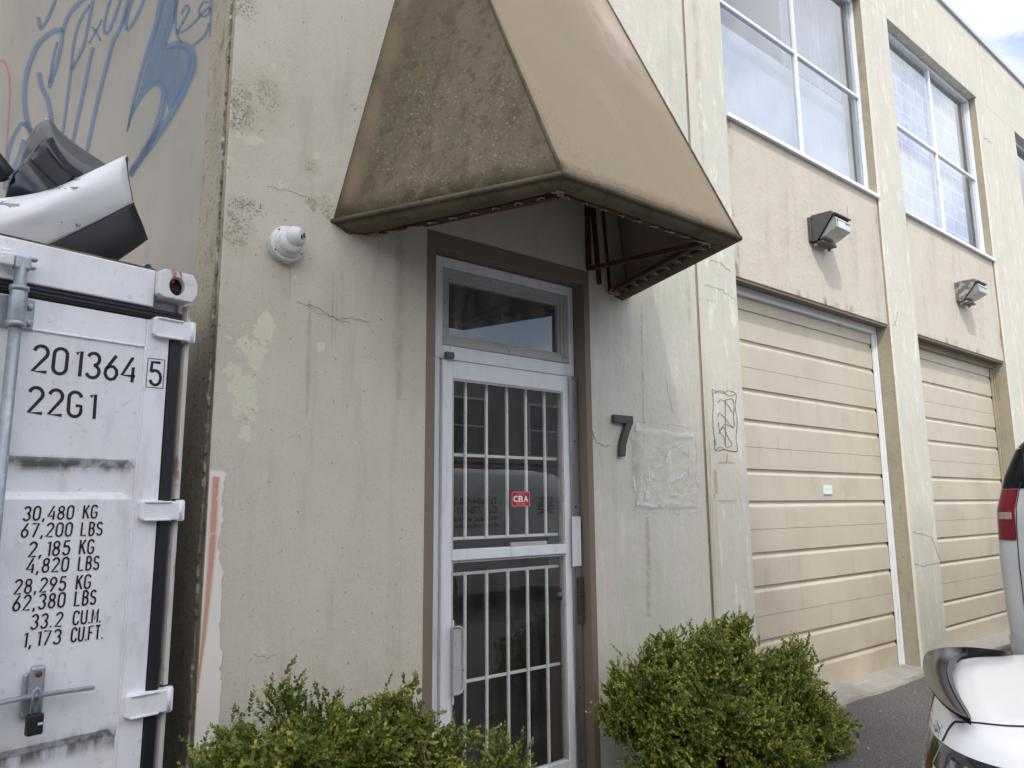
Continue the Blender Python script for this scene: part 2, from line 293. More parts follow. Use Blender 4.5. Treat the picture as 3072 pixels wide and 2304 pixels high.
# ================================================================== GROUND
from mathutils import noise as mn0
gm = M('asphalt', srgb(100, 97, 98), .9, layers=[lay(1.2, .4, .7, srgb(90, 87, 88), .7), lay(240, .52, .68, srgb(160, 155, 153), .8, det=3), lay(70, .52, .64, srgb(52, 49, 50), .75, det=3), lay(85, .56, .66, srgb(150, 145, 143), .7, det=2), lay(55, .72, .76, srgb(170, 165, 155), .5)],
       bumps=[(150, 1.0, .012, (1, 1, 1)), (60, .6, .015, (1, 1, 1)), (4, .3, .03, (1, 1, 1))], spec=.25)
g = MB(); n_ = 60
P = [[(-400 + 800 * i / n_, -400 + 800 * j / n_, 0.0) for i in range(n_ + 1)] for j in range(n_ + 1)]
struct(g.grid(P).build('asphalt_ground', gm))
m_conc = M('apron_concrete', srgb(150, 147, 142), .9, layers=[lay(2.2, .4, .7, srgb(128, 125, 121), .8), lay(14, .5, .7, srgb(166, 164, 159), .6, (.5, 1.5, 1), det=5), lay(60, .62, .72, srgb(96, 92, 88), .5)], bumps=[(12, .3, .01, (.6, 1.4, 1)), (120, .4, .004, (1, 1, 1))])
for x0, x1 in ((4.70, 7.36), (7.95, 10.53)):
    a = MB(); k = 60; top = []; 
    for i in range(k + 1):
        x = x0 + (x1 - x0) * i / k; e = -.095 + .03 * mn0.noise(Vector((x * 2.1, 1.3, 0))) + .018 * mn0.noise(Vector((x * 7.0, 4.3, 0)))
        top.append([(x, e - .02, -.02), (x, e, .026), (x, .06, .03), (x, .26, .034)])
    struct(a.grid(top, flip=True).build('concrete_apron', m_conc))

# ================================================================== THE BUILDING
ZT = 7.74
bld = thing('industrial_building', 'two storey cream painted concrete industrial building with roll up garage doors', 'building', (9.5, 3, 0))
XC = 0.958; D0, D1, DT = 2.038, 3.112, 2.845        # corner, door opening
w = MB()                                            # wall panel left of the pier, with the door opening
w.box(XC, D0, 0, .36, -.05, ZT); w.box(D1, 4.24, 0, .36, -.05, ZT); w.box(D0, D1, 0, .36, DT, ZT)
# merge the three into one clean front: keep only outer faces
w = MB()
def wall_with_hole(mb, x0, x1, z0, z1, hx0, hx1, hz1, y0, y1):
    V = [(x0, z0), (hx0, z0), (hx0, hz1), (hx1, hz1), (hx1, z0), (x1, z0), (x1, z1), (hx1, z1), (hx0, z1), (x0, z1), (x0, hz1), (x1, hz1)]
    mb.add([(x, y0, z) for x, z in V] + [(x, y1, z) for x, z in V],
        [(0, 1, 2, 10), (10, 2, 8, 9), (2, 3, 7, 8), (3, 11, 6, 7), (4, 5, 11, 3)] + [tuple(i + 12 for i in f[::-1]) for f in [(0, 1, 2, 10), (10, 2, 8, 9), (2, 3, 7, 8), (3, 11, 6, 7), (4, 5, 11, 3)]] +
        [(5, 17, 23, 11), (11, 23, 18, 6), (6, 18, 19, 7), (7, 19, 20, 8), (8, 20, 21, 9), (9, 21, 22, 10), (10, 22, 12, 0), (1, 13, 14, 2), (2, 14, 15, 3), (3, 15, 16, 4)])
wall_with_hole(w, XC, 4.24, -.05, ZT, D0, D1, DT, 0, .36)
for i, q in enumerate(w.f):                          # end face at the corner gets the rough end paint
    if all(abs(w.v[k][0] - XC) < 1e-6 for k in q): w.mi[i] = 2
    elif sum(w.v[k][0] for k in q) / len(q) > 3.2 and all(w.v[k][1] == 0 for k in q) and all(w.v[k][0] >= D1 - 1e-6 for k in q): w.mi[i] = 1
    elif all(D0 - 1e-6 <= w.v[k][0] <= D1 + 1e-6 and w.v[k][2] <= DT + 1e-6 for k in q) and not all(w.v[k][1] == 0 for k in q) and not all(w.v[k][1] == .36 for k in q): w.mi[i] = 3
o = w.build('front_wall', [m_wall, m_wall_r, m_edge, m_brown], bld, bevel=.008)
# caulk line on the wall end and the ragged plaster lip
c = MB(); zz = np.linspace(0, ZT - .02, 240)
c.tube([(XC - .001 + random.uniform(-.003, .003), .045 + random.uniform(-.003, .003), z) for z in zz], [.007 + random.uniform(0, .005) for _ in zz], 6)
c.build('caulk_bead', m_caulk, bld, True)
# side wall running back from the corner (parallel to the container)
E1 = np.array([.984, .178, 0]); E1 /= np.linalg.norm(E1); CN = np.array([E1[1], -E1[0], 0])      # container door direction, outward normal
SB = np.array([XC + .004, .362, 0.0]); SDIR = np.array([-E1[1], E1[0], 0.0])
sn = np.array([-E1[0], -E1[1], 0])                                                            # its outward normal
s = MB(); a = SB; b = SB + SDIR * 12
s.hexa([tuple(a), tuple(b), tuple(b - sn * .3), (a[0] + .3, a[1], 0), (*a[:2], ZT), (*b[:2], ZT), (*(b - sn * .3)[:2], ZT), (a[0] + .3, a[1], ZT)])
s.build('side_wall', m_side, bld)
def GP(u, v, d=.004): return onp(u, v, SB + sn * d, sn)
# pier, columns, upper wall, spandrels
def chamfer_col(x0, x1, z0, z1, y1, name, mat, c=.018):
    m = MB(); prof = [(x0, y1), (x0, c), (x0 + c, 0), (x1 - c, 0), (x1, c), (x1, y1)]
    vs = [(x, y, z) for z in (z0, z1) for x, y in prof]; k = len(prof)
    fs = [(i, (i + 1) % k, (i + 1) % k + k, i + k) for i in range(k)] + [tuple(range(k - 1, -1, -1)), tuple(range(k, 2 * k))]
    m.add(vs, fs); m.mi = [1, 0, 0, 0, 1, 0, 0, 0]
    return m.build(name, [mat, m_reveal], bld)
BAYS = [(4.758, 7.345), (7.945, 10.52), (11.98, 14.56), (15.16, 17.74)]
WZ0, WZ1, GZ = 4.545, 6.785, 3.23
chamfer_col(4.29, 4.758, -.05, WZ1, .36, 'pier', m_pier)
chamfer_col(7.345, 7.945, -.05, WZ1, .36, 'pier', m_pier)
chamfer_col(10.52, 10.895, -.05, WZ1, .36, 'pier', m_pier)
chamfer_col(10.915, 11.98, -.05, WZ1, .36, 'pier', m_pier)
chamfer_col(14.56, 15.16, -.05, WZ1, .36, 'pier', m_pier)
chamfer_col(17.74, 18.4, -.05, WZ1, .36, 'pier', m_pier)
u_ = MB(); u_.box(4.29, 10.895, 0, .36, WZ1, ZT); u_.build('upper_wall', m_pier, bld, bevel=.006)
u_ = MB(); u_.box(10.915, 18.4, 0, .36, WZ1, ZT); u_.build('upper_wall', m_pier, bld, bevel=.006)
j = MB(); j.box(4.24, 4.29, .03, .3, -.05, ZT); j.build('wall_joint', m_reveal, bld)
j = MB(); j.box(10.895, 10.915, .02, .3, -.05, ZT); j.build('wall_joint', m_reveal, bld)
for x0, x1 in BAYS:
    k = MB(); k.box(x0, x1, .035, .30, GZ, WZ0); k.build('spandrel', m_span, bld, bevel=.006)
    k = MB(); k.box(x0 + .004, x1 - .004, .045, .075, GZ - .022, GZ); k.build('drip_edge', m_brown, bld)
    k = MB(); k.box(x0, x1, .10, .36, GZ - .008, GZ); k.build('garage_soffit', m_brown, bld)
# roof, flashing, hidden sides
k = MB(); k.box(XC - .02, 18.42, -.03, .38, ZT, ZT + .07); k.build('roof_flashing', m_flash, bld, bevel=.006)
k = MB(); k.add([(XC + .3, .36, ZT - .3), (18.4, .36, ZT - .3), (18.4, 12, ZT - .3), (-1.0, 12, ZT - .3)], [(0, 1, 2, 3)]); k.build('roof', m_roof, bld)
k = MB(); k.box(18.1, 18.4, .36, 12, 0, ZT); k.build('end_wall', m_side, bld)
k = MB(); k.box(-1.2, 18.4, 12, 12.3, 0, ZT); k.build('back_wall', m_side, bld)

# ---- painted brown border round the door, proud of nothing: a paint film 3 mm thick
k = MB(); y = -.003
k.box(D0 - .053, D0, y, 0, 0, DT + .085); k.box(D1, D1 + .045, y, 0, 0, DT + .085); k.box(D0, D1, y, 0, DT, DT + .085)
k.build('door_border', m_brown, bld)

# ---- upper windows
def brick_lines(name):
    m = bpy.data.materials.new(name); m.use_nodes = True; n = m.node_tree; N = n.nodes.new; K = n.links.new
    b = n.nodes['Principled BSDF']; b.inputs['Roughness'].default_value = .7
    t = N('ShaderNodeTexBrick'); t.inputs['Color1'].default_value = (.60, .62, .67, 1); t.inputs['Color2'].default_value = (.57, .59, .65, 1); t.inputs['Mortar'].default_value = (.86, .87, .9, 1)
    t.inputs['Scale'].default_value = 1; t.inputs['Mortar Size'].default_value = .008; t.inputs['Brick Width'].default_value = .24; t.inputs['Row Height'].default_value = .2
    c = N('ShaderNodeTexCoord'); mpn = N('ShaderNodeMapping'); mpn.inputs['Rotation'].default_value = (R(90), 0, 0); K(c.outputs['Object'], mpn.inputs[0]); K(mpn.outputs[0], t.inputs['Vector']); K(t.outputs[0], b.inputs['Base Color'])
    return m
m_gridpaper = brick_lines('white_grid_panel')
for bi, (x0, x1) in enumerate(BAYS):
    yf = .095; fw = .045
    mxx = x0 + (x1 - x0) * .512; mz = 5.655
    root = MB()
    root.box(x0 + .003, x0 + fw, yf, yf + .06, WZ0 + .03, WZ1 - .004); root.box(x1 - fw, x1 - .003, yf, yf + .06, WZ0 + .03, WZ1 - .004)
    root.box(x0 + fw, x1 - fw, yf + .001, yf + .06, WZ0 + .03, WZ0 + .03 + fw); root.box(x0 + fw, x1 - fw, yf + .001, yf + .06, WZ1 - fw, WZ1 - .004)
    win = root.build('window', m_white_trim, bld, bevel=.004)
    k = MB(); k.box(mxx - .018, mxx + .018, yf + .004, yf + .055, WZ0 + .03 + fw, WZ1 - fw); k.build('mullion', m_white_trim, win, bevel=.004)
    k = MB(); k.box(x0 + fw, mxx - .018, yf + .006, yf + .055, mz - .016, mz + .016); k.box(mxx + .018, x1 - fw, yf + .006, yf + .055, mz - .016, mz + .016); k.build('transom_bar', m_white_trim, win, bevel=.004)
    k = MB(); k.hexa([(x0 + .002, -.005, WZ0 - .022), (x1 - .002, -.005, WZ0 - .022), (x1 - .002, .10, WZ0 + .002), (x0 + .002, .10, WZ0 + .002), (x0 + .002, -.005, WZ0 + .014), (x1 - .002, -.005, WZ0 + .014), (x1 - .002, .10, WZ0 + .029), (x0 + .002, .10, WZ0 + .029)]); k.build('sill', m_white_trim, win, bevel=.003)
    for (a, b_, c_, d_) in ((x0 + fw, mxx - .018, WZ0 + .03 + fw, mz - .016), (mxx + .018, x1 - fw, WZ0 + .03 + fw, mz - .016), (x0 + fw, mxx - .018, mz + .016, WZ1 - fw), (mxx + .018, x1 - fw, mz + .016, WZ1 - fw)):
        k = MB(); k.box(a, b_, yf + .026, yf + .032, c_, d_); k.build('pane', m_glass_up if bi != 1 else m_glass_up2, win)
    # right jamb sash (sliding frame stile seen beside the glass)
    k = MB(); k.box(x1 - fw - .05, x1 - fw - .002, yf + .034, yf + .07, WZ0 + .08, WZ1 - .05); k.build('sash_stile', m_white_trim, win, bevel=.004)
    # what stands behind the glass
    if bi == 1:
        k = MB(); k.box(x0 + .05, x1 - .22, .20, .21, WZ0 + .05, WZ1 - .05); k.build('grid_panel', m_gridpaper, win)
    else:
        k = MB(); k.box(x0 + .06, x1 - .08, .24, .25, WZ0 + .05, mz - .05); k.build('blind', m_blind, win)
        if bi == 0:
            pts = []
            for i in range(60): 
                xx = mxx + .04 + (x1 - mxx - .12) * i / 59; pts.append((xx, .26 + .02 * math.sin(i * 1.3)))
            k = MB(); k.grid([[(x, y, mz - .02) for x, y in pts], [(x, y, WZ1) for x, y in pts]]); k.build('curtain', m_curtain, win, True)
    k = MB(); k.box(x0, x1, 3.2, 3.3, WZ0 - .4, ZT - .4); k.box(x0 - .02, x1 + .02, .37, 3.3, WZ1 + .25, WZ1 + .3); k.box(x0, x1, .37, 3.2, WZ0 - .45, WZ0 - .4)
    k.box(x0 - .1, x0 - .02, .37, 3.3, WZ0 - .4, WZ1 + .25); k.box(x1 + .02, x1 + .1, .37, 3.3, WZ0 - .4, WZ1 + .25); k.build('office_room', m_office, bld)

# ---- garage doors
SECT = [.03, .672, 1.312, 1.946, 2.579, 3.222]
for bi, (x0, x1) in enumerate(BAYS[:3]):
    gd = MB(); fwid = .055
    # steel edge trim in the opening: right jamb and head
    gx0, gx1 = x0 + .02, x1 - .06
    gd.box(x1 - .062, x1 - .004, .165, .188, .02, GZ - .075); gd.box(x1 - .028, x1 - .004, .15, .165, .02, GZ - .075); gd.box(x0 + .004, x0 + .05, .165, .188, .02, GZ - .075)
    gd.box(x0 + .004, x1 - .004, .150, .188, GZ - .075, GZ - .009)
    gdo = gd.build('garage_door', m_white_trim if bi == 0 else m_reveal, bld, bevel=.004)
    for i in range(5):
        z0, z1 = SECT[i], SECT[i + 1]; hgt = z1 - z0
        def S(f): return z1 - f * hgt
        dpt = .013; Y = .19
        prof = [(Y + .03, z1 - .0015), (Y, z1 - .0015)]
        for f in (.265, .652):
            prof += [(Y, S(f)), (Y + dpt, S(f) - .003), (Y + dpt, S(f) - .028), (Y + .001, S(f) - .048)]
        prof += [(Y, S(.652) - .06), (Y, z0 + .0015), (Y + .03, z0 + .0015)]
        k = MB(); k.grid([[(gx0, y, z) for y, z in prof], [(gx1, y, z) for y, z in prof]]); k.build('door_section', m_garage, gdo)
    k = MB(); k.box(gx0, gx1, .215, .225, .03, 3.22); k.build('door_backing', m_groove, gdo)
    k = MB(); k.box(gx0, gx1, .187, .21, .012, .031); k.build('bottom_seal', m_groove, gdo)
# little sticker plate on the first garage door
p0 = W(2468, 1455, .188); p1 = W(2495, 1483, .188)
k = MB(); k.box(p0[0], p1[0], .180, .1885, p1[2], p0[2]); st = k.build('alarm_plate', M('alarm_plate', srgb(214, 232, 230), .4), bld)
PLATE = (p0, p1, st)

# ---- small dark vestibule behind the entrance
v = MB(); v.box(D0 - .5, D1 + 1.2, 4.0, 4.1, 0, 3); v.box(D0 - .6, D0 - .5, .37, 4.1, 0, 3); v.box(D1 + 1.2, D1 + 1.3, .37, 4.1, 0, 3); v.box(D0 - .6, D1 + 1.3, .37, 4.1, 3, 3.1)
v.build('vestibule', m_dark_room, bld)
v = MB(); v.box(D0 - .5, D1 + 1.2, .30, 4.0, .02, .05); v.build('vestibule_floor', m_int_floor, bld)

# ---- entrance door with transom
YD = .088
def X_(u, v=1400, o=YD): return W(u, v, o)[0]
def Z_(u, v, o=YD): return W(u, v, o)[2]
fl, fr = D0 + .012, D1 - .006
xl_in = X_(1328, 900); xr_in = X_(1708, 1000)
zt = DT - .006; zd = Z_(1350, 1078)                     # frame top, head of the door
ed = MB()
ed.box(fl, xl_in, YD, YD + .11, zd, zt); ed.box(xr_in, fr, YD, YD + .11, zd, zt); ed.box(xl_in, xr_in, YD, YD + .11, zt - .055, zt); ed.box(fl, fr, YD + .002, YD + .11, zd - .0, zd + .075)
ed.box(fl, X_(1316, 1600), YD, YD + .11, .02, zd); ed.box(fr - .05, fr, YD + .004, YD + .11, .02, zd)
door = ed.build('entrance_door', m_alu, bld, bevel=.004)
# transom sash: stepped mouldings
tz0 = zd + .080; tz1 = zt - .058
for i, (ins, yy, th) in enumerate(((.0, .012, .028), (.026, .022, .022), (.046, .034, .016))):
    a, b_, c_, d_ = xl_in + ins + .002, xr_in - ins - .002, tz0 + ins, tz1 - ins; t = th
    k = MB(); k.box(a, b_, YD + yy, YD + .09, d_ - t, d_); k.box(a, b_, YD + yy, YD + .09, c_, c_ + t); k.box(a, a + t, YD + yy, YD + .09, c_ + t, d_ - t); k.box(b_ - t, b_, YD + yy, YD + .09, c_ + t, d_ - t)
    k.build('transom_moulding', m_alu_dirty, door, bevel=.002)
k = MB(); k.box(xl_in + .062, xr_in - .062, YD + .055, YD + .061, tz0 + .06, tz1 - .06); k.build('transom_pane', m_glass_tran, door)
# door leaf: stiles and rails
lx0, lx1 = X_(1318, 1600), X_(1712, 1600); sx0 = X_(1352, 1600); sx1 = X_(1693, 1600); YL = YD - .012
ztop = zd - .006; zg1 = Z_(1356, 1135); zm1 = Z_(1348, 1650); zm0 = Z_(1348, 1683); zb1 = Z_(1650, 2295); zb0 = .03
k = MB(); k.box(lx0, lx0 + .028, YL - .008, YL + .045, zb0, ztop); k.box(lx0 + .030, sx0, YL, YL + .045, zb0, ztop); st1 = k.build('stile', m_alu, door, bevel=.004)
k = MB(); k.box(sx1, lx1, YL, YL + .045, zb0, ztop); k.build('stile', m_alu, door, bevel=.004)
k = MB(); k.box(sx0, sx1, YL + .001, YL + .044, zg1, ztop); k.build('top_rail', m_alu, door, bevel=.004)
k = MB(); k.box(sx0, sx1, YL - .006, YL + .044, zm0, zm1); k.build('mid_rail', m_alu, door, bevel=.004)
k = MB(); k.box(sx0, sx1, YL + .001, YL + .044, zb0, zb1); k.build('bottom_rail', m_alu, door, bevel=.004)
k = MB(); k.box(sx0, sx1, YL + .018, YL + .024, zm1, zg1); k.build('glass_pane', m_glass_door, door)
k = MB(); k.box(sx0, sx1, YL + .018, YL + .024, zb1, zm0); k.build('glass_pane', m_glass_door, door)
# glazing bead shadow line
for z0, z1 in ((zm1, zg1), (zb1, zm0)):
    k = MB(); t = .012
    k.box(sx0, sx0 + t, YL + .006, YL + .017, z0, z1); k.box(sx1 - t, sx1, YL + .006, YL + .017, z0, z1); k.box(sx0 + t, sx1 - t, YL + .006, YL + .017, z1 - t, z1); k.build('glazing_bead', m_alu_dirty, door)
# security bars behind the glass
YB = YL + .06
bx = [W(u_, 1300, YB)[0] for u_ in (1398, 1461, 1522.5, 1579.5, 1635.5)]
for (z0, z1) in ((W(1500, 1610, YB)[2], zg1 + .02), (zb1 - .05, W(1500, 1712, YB)[2])):
    for x in bx:
        k = MB(); k.box(x - .0075, x + .0075, YB, YB + .014, z0, z1); k.build('security_bar', m_bars, door, bevel=.002)
for z in (W(1354, 1363.5, YB)[2], W(1350, 1617, YB)[2], W(1348, 1725, YB)[2], W(1354, 2056, YB)[2]):
    k = MB(); k.box(sx0 - .01, sx1 + .01, YB + .0145, YB + .024, z - .008, z + .008); k.build('cross_bar', m_bar_h, door, bevel=.002)
# letter slot glint plates
k = MB(); a = W(1535, 1632, YL); b_ = W(1643, 1632, YL); k.box(a[0], b_[0], YL + .004, YL + .017, zm1 + .001, zm1 + .022); k.build('letter_flap', m_alu_dirty, door, bevel=.002)
# astragal plate on the latch side, latch guard, lock plate
a = W(1712, 1130, YL - .01)
k = MB(); k.box(lx1 - .012, D1 - .012, YL - .016, YL - .009, .04, zd - .01); k.build('latch_strip', m_steel, door, bevel=.002)
k = MB()
z0, z1 = Z_(1720, 1697), Z_(1710, 1550); xa = X_(1703, 1600); xb = xa + .068
for i in range(8): k.box(xa + (xb - xa) * i / 8, xa + (xb - xa) * (i + .72) / 8, YL - .030, YL - .017, z0, z1)
k.box(xa, xb, YL - .024, YL - .0165, z0, z1)
k.build('latch_guard', m_alu, door, bevel=.001)
z0, z1 = Z_(1735, 1868), Z_(1725, 1730); xa = X_(1722, 1800); k = MB(); k.box(xa, xa + .035, YL - .034, YL - .0165, z0, z1); lp = k.build('lock_plate', m_lockplate, door, bevel=.002)
k = MB(); k.lathe([(.011, 0), (.011, .006), (.006, .008)], (xa + .02, YL - .034, (z0 + z1) / 2 + .03), (0, -1, 0), 14); k.build('key_cylinder', M('brass', srgb(90, 84, 70), .35, .9), lp, True)
for zz_ in (Z_(1712, 1140), Z_(1715, 1325), Z_(1720, 1520), Z_(1737, 2058), Z_(1740, 2275)):
    k = MB(); k.lathe([(.007, 0), (.007, .003), (.003, .005)], ((lx1 + D1) / 2 - .012, YL - .016, zz_), (0, -1, 0), 10); k.build('screw', m_lockplate, door, True)
# pull handle at the hinge side edge of the glass: a flat oval pull
za, zb = Z_(1350, 2078), Z_(1350, 1878); hx = X_(1345, 1900); hw = .052
k = MB(); pts = []
for t in np.linspace(-math.pi / 2, math.pi / 2, 9): pts.append((hx + hw - .03 + .03 * math.cos(t), (zb - .035) + .035 * math.sin(t)) if t > 0 else (hx + hw - .03 + .03 * math.cos(t), (za + .035) + .035 * math.sin(t)))
poly = [(hx, za)] + pts + [(hx, zb)]; kk = len(poly)
k.add([(x, YL - .034, z) for x, z in poly] + [(x, YL - .006, z) for x, z in poly], [tuple(range(kk)), tuple(range(2 * kk - 1, kk - 1, -1))] + [(i, (i + 1) % kk + 0, (i + 1) % kk + kk, i + kk)[::-1] for i in range(kk)])
hnd = k.build('pull_handle', M('grey_plastic', srgb(176, 176, 180), .5, layers=[lay(30, .5, .7, srgb(150, 148, 150), .6)]), door, bevel=.003)
k = MB(); k.tube([(x + (.006 if x > hx else 0), YL - .036, z) for x, z in poly], .006, 8); k.build('handle_rim', m_alu_dirty, hnd, True)
for qa, qb in ((za - .05, za), (zb, zb + .03)): k = MB(); k.bar((hx + .008, YL - .02, qa), (hx + .008, YL - .02, qb), .006, .006, (0, 1, 0)); k.build('handle_bracket', m_alu, hnd)
a = W(1329, 1075, YL); k = MB(); k.box(a[0], a[0] + .05, YL - .035, YL - .009, zd - .004, zd + .03); k.build('door_stop', m_lockplate, door, bevel=.003)
# inside door pull seen through the lower glass (round knob) 
k = MB(); c0 = W(1690, 1785, YB); k.lathe([(.03, 0), (.03, .012), (.022, .02), (.022, .03)], (c0[0], YB + .03, c0[2]), (0, -1, 0), 18); k.build('inner_knob', m_steel, door, True)

# ---- alarm company sticker on the glass
def text_mesh(txt, size, name='lettering', bold=0.0, sx=1.0, shear=0.0):
    cu = bpy.data.curves.new(name, 'FONT'); cu.body = txt; cu.size = size; cu.offset = bold; cu.shear = shear; cu.resolution_u = 3
    t = bpy.data.objects.new(name, cu); col.objects.link(t); bpy.context.view_layer.update()
    me = bpy.data.meshes.new_from_object(t.evaluated_get(bpy.context.evaluated_depsgraph_get()))
    V = np.array([v.co[:] for v in me.vertices]) if len(me.vertices) else np.zeros((0, 3)); F = [tuple(p.vertices) for p in me.polygons]
    bpy.data.objects.remove(t); bpy.data.curves.remove(cu); bpy.data.meshes.remove(me)
    V[:, 0] *= sx; return V, F
def lay_text(txt, fit, mapper, name, mat, parent, bold=0, shear=0):
    """fit=(x0,x1,y0,y1): text is scaled into that box; mapper(x,y)->world"""
    V, F = text_mesh(txt, 1.0, name, bold, 1, shear)
    if not len(V): return None
    lo, hi = V.min(0), V.max(0); x0, x1, y0, y1 = fit
    P_ = [(x0 + (p[0] - lo[0]) / (hi[0] - lo[0]) * (x1 - x0), y0 + (p[1] - lo[1]) / max(hi[1] - lo[1], 1e-6) * (y1 - y0)) for p in V]
    mb = MB(); mb.add([mapper(*p) for p in P_], F); return mb.build(name, mat, parent)
p0, p1, st = PLATE; lay_text('CBA', (p0[0] + .02, p1[0] - .02, p1[2] + .04, p0[2] - .035), lambda x, y: (x, .1792, y), 'plate_print', M('plate_print', srgb(126, 176, 186), .5), st, bold=.02)
ys = YL + .0155
a = W(1534, 1473, ys); b_ = W(1590, 1522, ys); sx0_, sx1_, sz0_, sz1_ = a[0], b_[0], b_[2] + .004, a[2] - .002
m_red = M('sticker_red', srgb(178, 30, 48), .4); m_wht = M('sticker_white', srgb(236, 232, 228), .45)
def rrect(x0, x1, z0, z1, r, y, n=5):
    p = []
    for cx, cz, a0 in ((x1 - r, z1 - r, 0), (x0 + r, z1 - r, 90), (x0 + r, z0 + r, 180), (x1 - r, z0 + r, 270)):
        for i in range(n + 1): t = R(a0 + 90 * i / n); p.append((cx + r * math.cos(t), y, cz + r * math.sin(t)))
    return p
k = MB(); p = rrect(sx0_, sx1_, sz0_, sz1_, .008, ys); q = [(x, y + .002, z) for x, y, z in p]; nn = len(p); k.add(p + q, [tuple(range(nn - 1, -1, -1)), tuple(range(nn, 2 * nn))] + [(i, (i + 1) % nn, (i + 1) % nn + nn, i + nn) for i in range(nn)])
stk = k.build('alarm_sticker', m_red, door); stk['label'] = 'red and white CBA alarm sticker'
k = MB(); p1 = rrect(sx0_ + .003, sx1_ - .003, sz0_ + .003, sz1_ - .003, .006, ys - .0008); p2 = rrect(sx0_ + .0045, sx1_ - .0045, sz0_ + .0045, sz1_ - .0045, .005, ys - .0008)
k.add(p1 + p2, [(i, i + nn, (i + 1) % nn + nn, (i + 1) % nn) for i in range(nn)]); k.build('sticker_print', m_wht, stk)
mpf = lambda x, y: (x, ys - .0008, y)
wS = sx1_ - sx0_; hS = sz1_ - sz0_
for i, ch in enumerate('CBA'):
    cx0 = sx0_ + wS * (.10 + .275 * i); lay_text(ch, (cx0, cx0 + wS * .25, sz0_ + hS * .30, sz0_ + hS * .72), mpf, 'sticker_print', m_wht, stk, bold=.03)
lay_text('Protected By', (sx0_ + wS * .30, sx0_ + wS * .70, sz0_ + hS * .79, sz0_ + hS * .86), mpf, 'sticker_print', m_wht, stk)
lay_text('SECURITY SYSTEMS', (sx0_ + wS * .24, sx0_ + wS * .76, sz0_ + hS * .15, sz0_ + hS * .21), mpf, 'sticker_print', m_wht, stk)

# ---- marks on the walls: cracks, stains, old paint, tags
fw_ = lambda u, v: W(u, v, -.0035)
fw2 = lambda u, v: W(u, v, -.0055)
def jag(pts, n=5, amp=4):
    o = []
    for (a, b_), (c_, d_) in zip(pts[:-1], pts[1:]):
        for i in range(n): t = i / n; o.append((a + (c_ - a) * t + random.uniform(-amp, amp) * (i > 0), b_ + (d_ - b_) * t + random.uniform(-amp, amp) * (i > 0)))
    return o + [pts[-1]]
for pts, wd_ in (([(890, 905), (960, 925), (1010, 960), (1060, 955), (1110, 965)], 3), ([(800, 560), (890, 580), (940, 600)], 2.4), ([(705, 625), (760, 610)], 2.4), ([(920, 915), (950, 940), (1000, 950), (1050, 970)], 2.4),
                 ([(1775, 1290), (1790, 1330), (1815, 1340), (1830, 1335)], 3.5), ([(1778, 1318), (1786, 1300)], 3), ([(2130, 780), (2165, 790), (2190, 815)], 2.4), ([(2115, 855), (2160, 868), (2205, 895)], 2.4),
                 ([(2680, 980), (2690, 960), (2694, 935)], 2.6), ([(1945, 250), (1968, 280), (1990, 300)], 2), ([(2735, 1595), (2752, 1600), (2790, 1608), (2824, 1690)], 2.2), ([(2745, 1690), (2770, 1700), (2822, 1688)], 2.4), ([(2540, 620), (2542, 640), (2540, 660)], 2.4), ([(2950, 410), (2965, 425), (2978, 428)], 2), ([(2128, 1330), (2140, 1800)], 1.4),
                 ([(760, 1960), (800, 1975), (830, 1965)], 2.4), ([(2000, 1145), (2010, 1195), (2022, 1240)], 2.0), ([(2120, 900), (2150, 905)], 2)): Rib(fw_).stroke(jag(pts), wd_, 0).build('wall_crack', m_crack, bld)
rs = Rib(fw_); rs.stroke([(1924, 905, 9), (1926, 1000, 8), (1928, 1120, 10), (1930, 1250, 9), (1932, 1270, 26)], None, 4).build('rust_run', m_ruststain, bld); Rib(fw_).stroke([(1940, 1550, 18), (1945, 1650, 22), (1945, 1850, 24)], None, 4).build('rust_run', m_ruststain, bld)
for u0, v0, u1, v1, wd_ in ((1000, 830, 995, 1100, 12), (1012, 830, 1006, 1050, 7), (930, 900, 920, 1250, 26), (1905, 1280, 1912, 1520, 40), (870, 800, 868, 900, 14), (845, 800, 845, 870, 8), (1200, 700, 1195, 1200, 60), (2060, 760, 2070, 1000, 20), (2300, 620, 2305, 780, 26), (2360, 560, 2365, 800, 20), (2560, 640, 2575, 900, 24), (2620, 700, 2640, 940, 24), (2860, 760, 2870, 960, 16), (2940, 800, 2952, 1020, 14), (2080, 0, 2110, 500, 26), (2700, 100, 2730, 520, 30)):
    Rib(fw_).stroke([(u0, v0, wd_ * .6), ((u0 + u1) / 2, (v0 + v1) / 2, wd_), (u1, v1, wd_ * .5)], None, 8).build('water_run', m_greystain, bld)
wp = Rib(lambda u, v: W(u, v, -.0048))
edgeR = smooth_poly([(672, 1412), (676, 1440), (664, 1500), (668, 1560), (656, 1640), (668, 1740), (660, 1850), (664, 1960), (660, 2030), (668, 2060), (655, 2150), (650, 2230), (646, 2304)], 5)
vs = [(W(640 - (p[1] - 1152) * .0561 + 2, p[1])[0], p[1]) for p in edgeR]
k0 = len(wp.v)
for i, p in enumerate(edgeR):
    a = W(p[0] + random.uniform(-5, 5), p[1], -.0048); wp.v += [(XC + .003, -.0048, a[2]), tuple(a)]
for i in range(len(edgeR) - 1): wp.fc.append((k0 + 2 * i, k0 + 2 * i + 1, k0 + 2 * i + 3, k0 + 2 * i + 2)); wp.uv += [(0, .5), (0, .99 if False else .92), (0, .92), (0, .5)]
wp.build('bare_paint_strip', m_whitepatch, bld)
os_ = Rib(fw2); os_.stroke([(648, 1430, 34), (643, 1520, 36), (636, 1640, 34), (624, 1780, 28), (612, 1900, 22), (600, 2000, 16), (592, 2080, 10)], None, 6); os_.build('orange_spray', m_orange, bld)
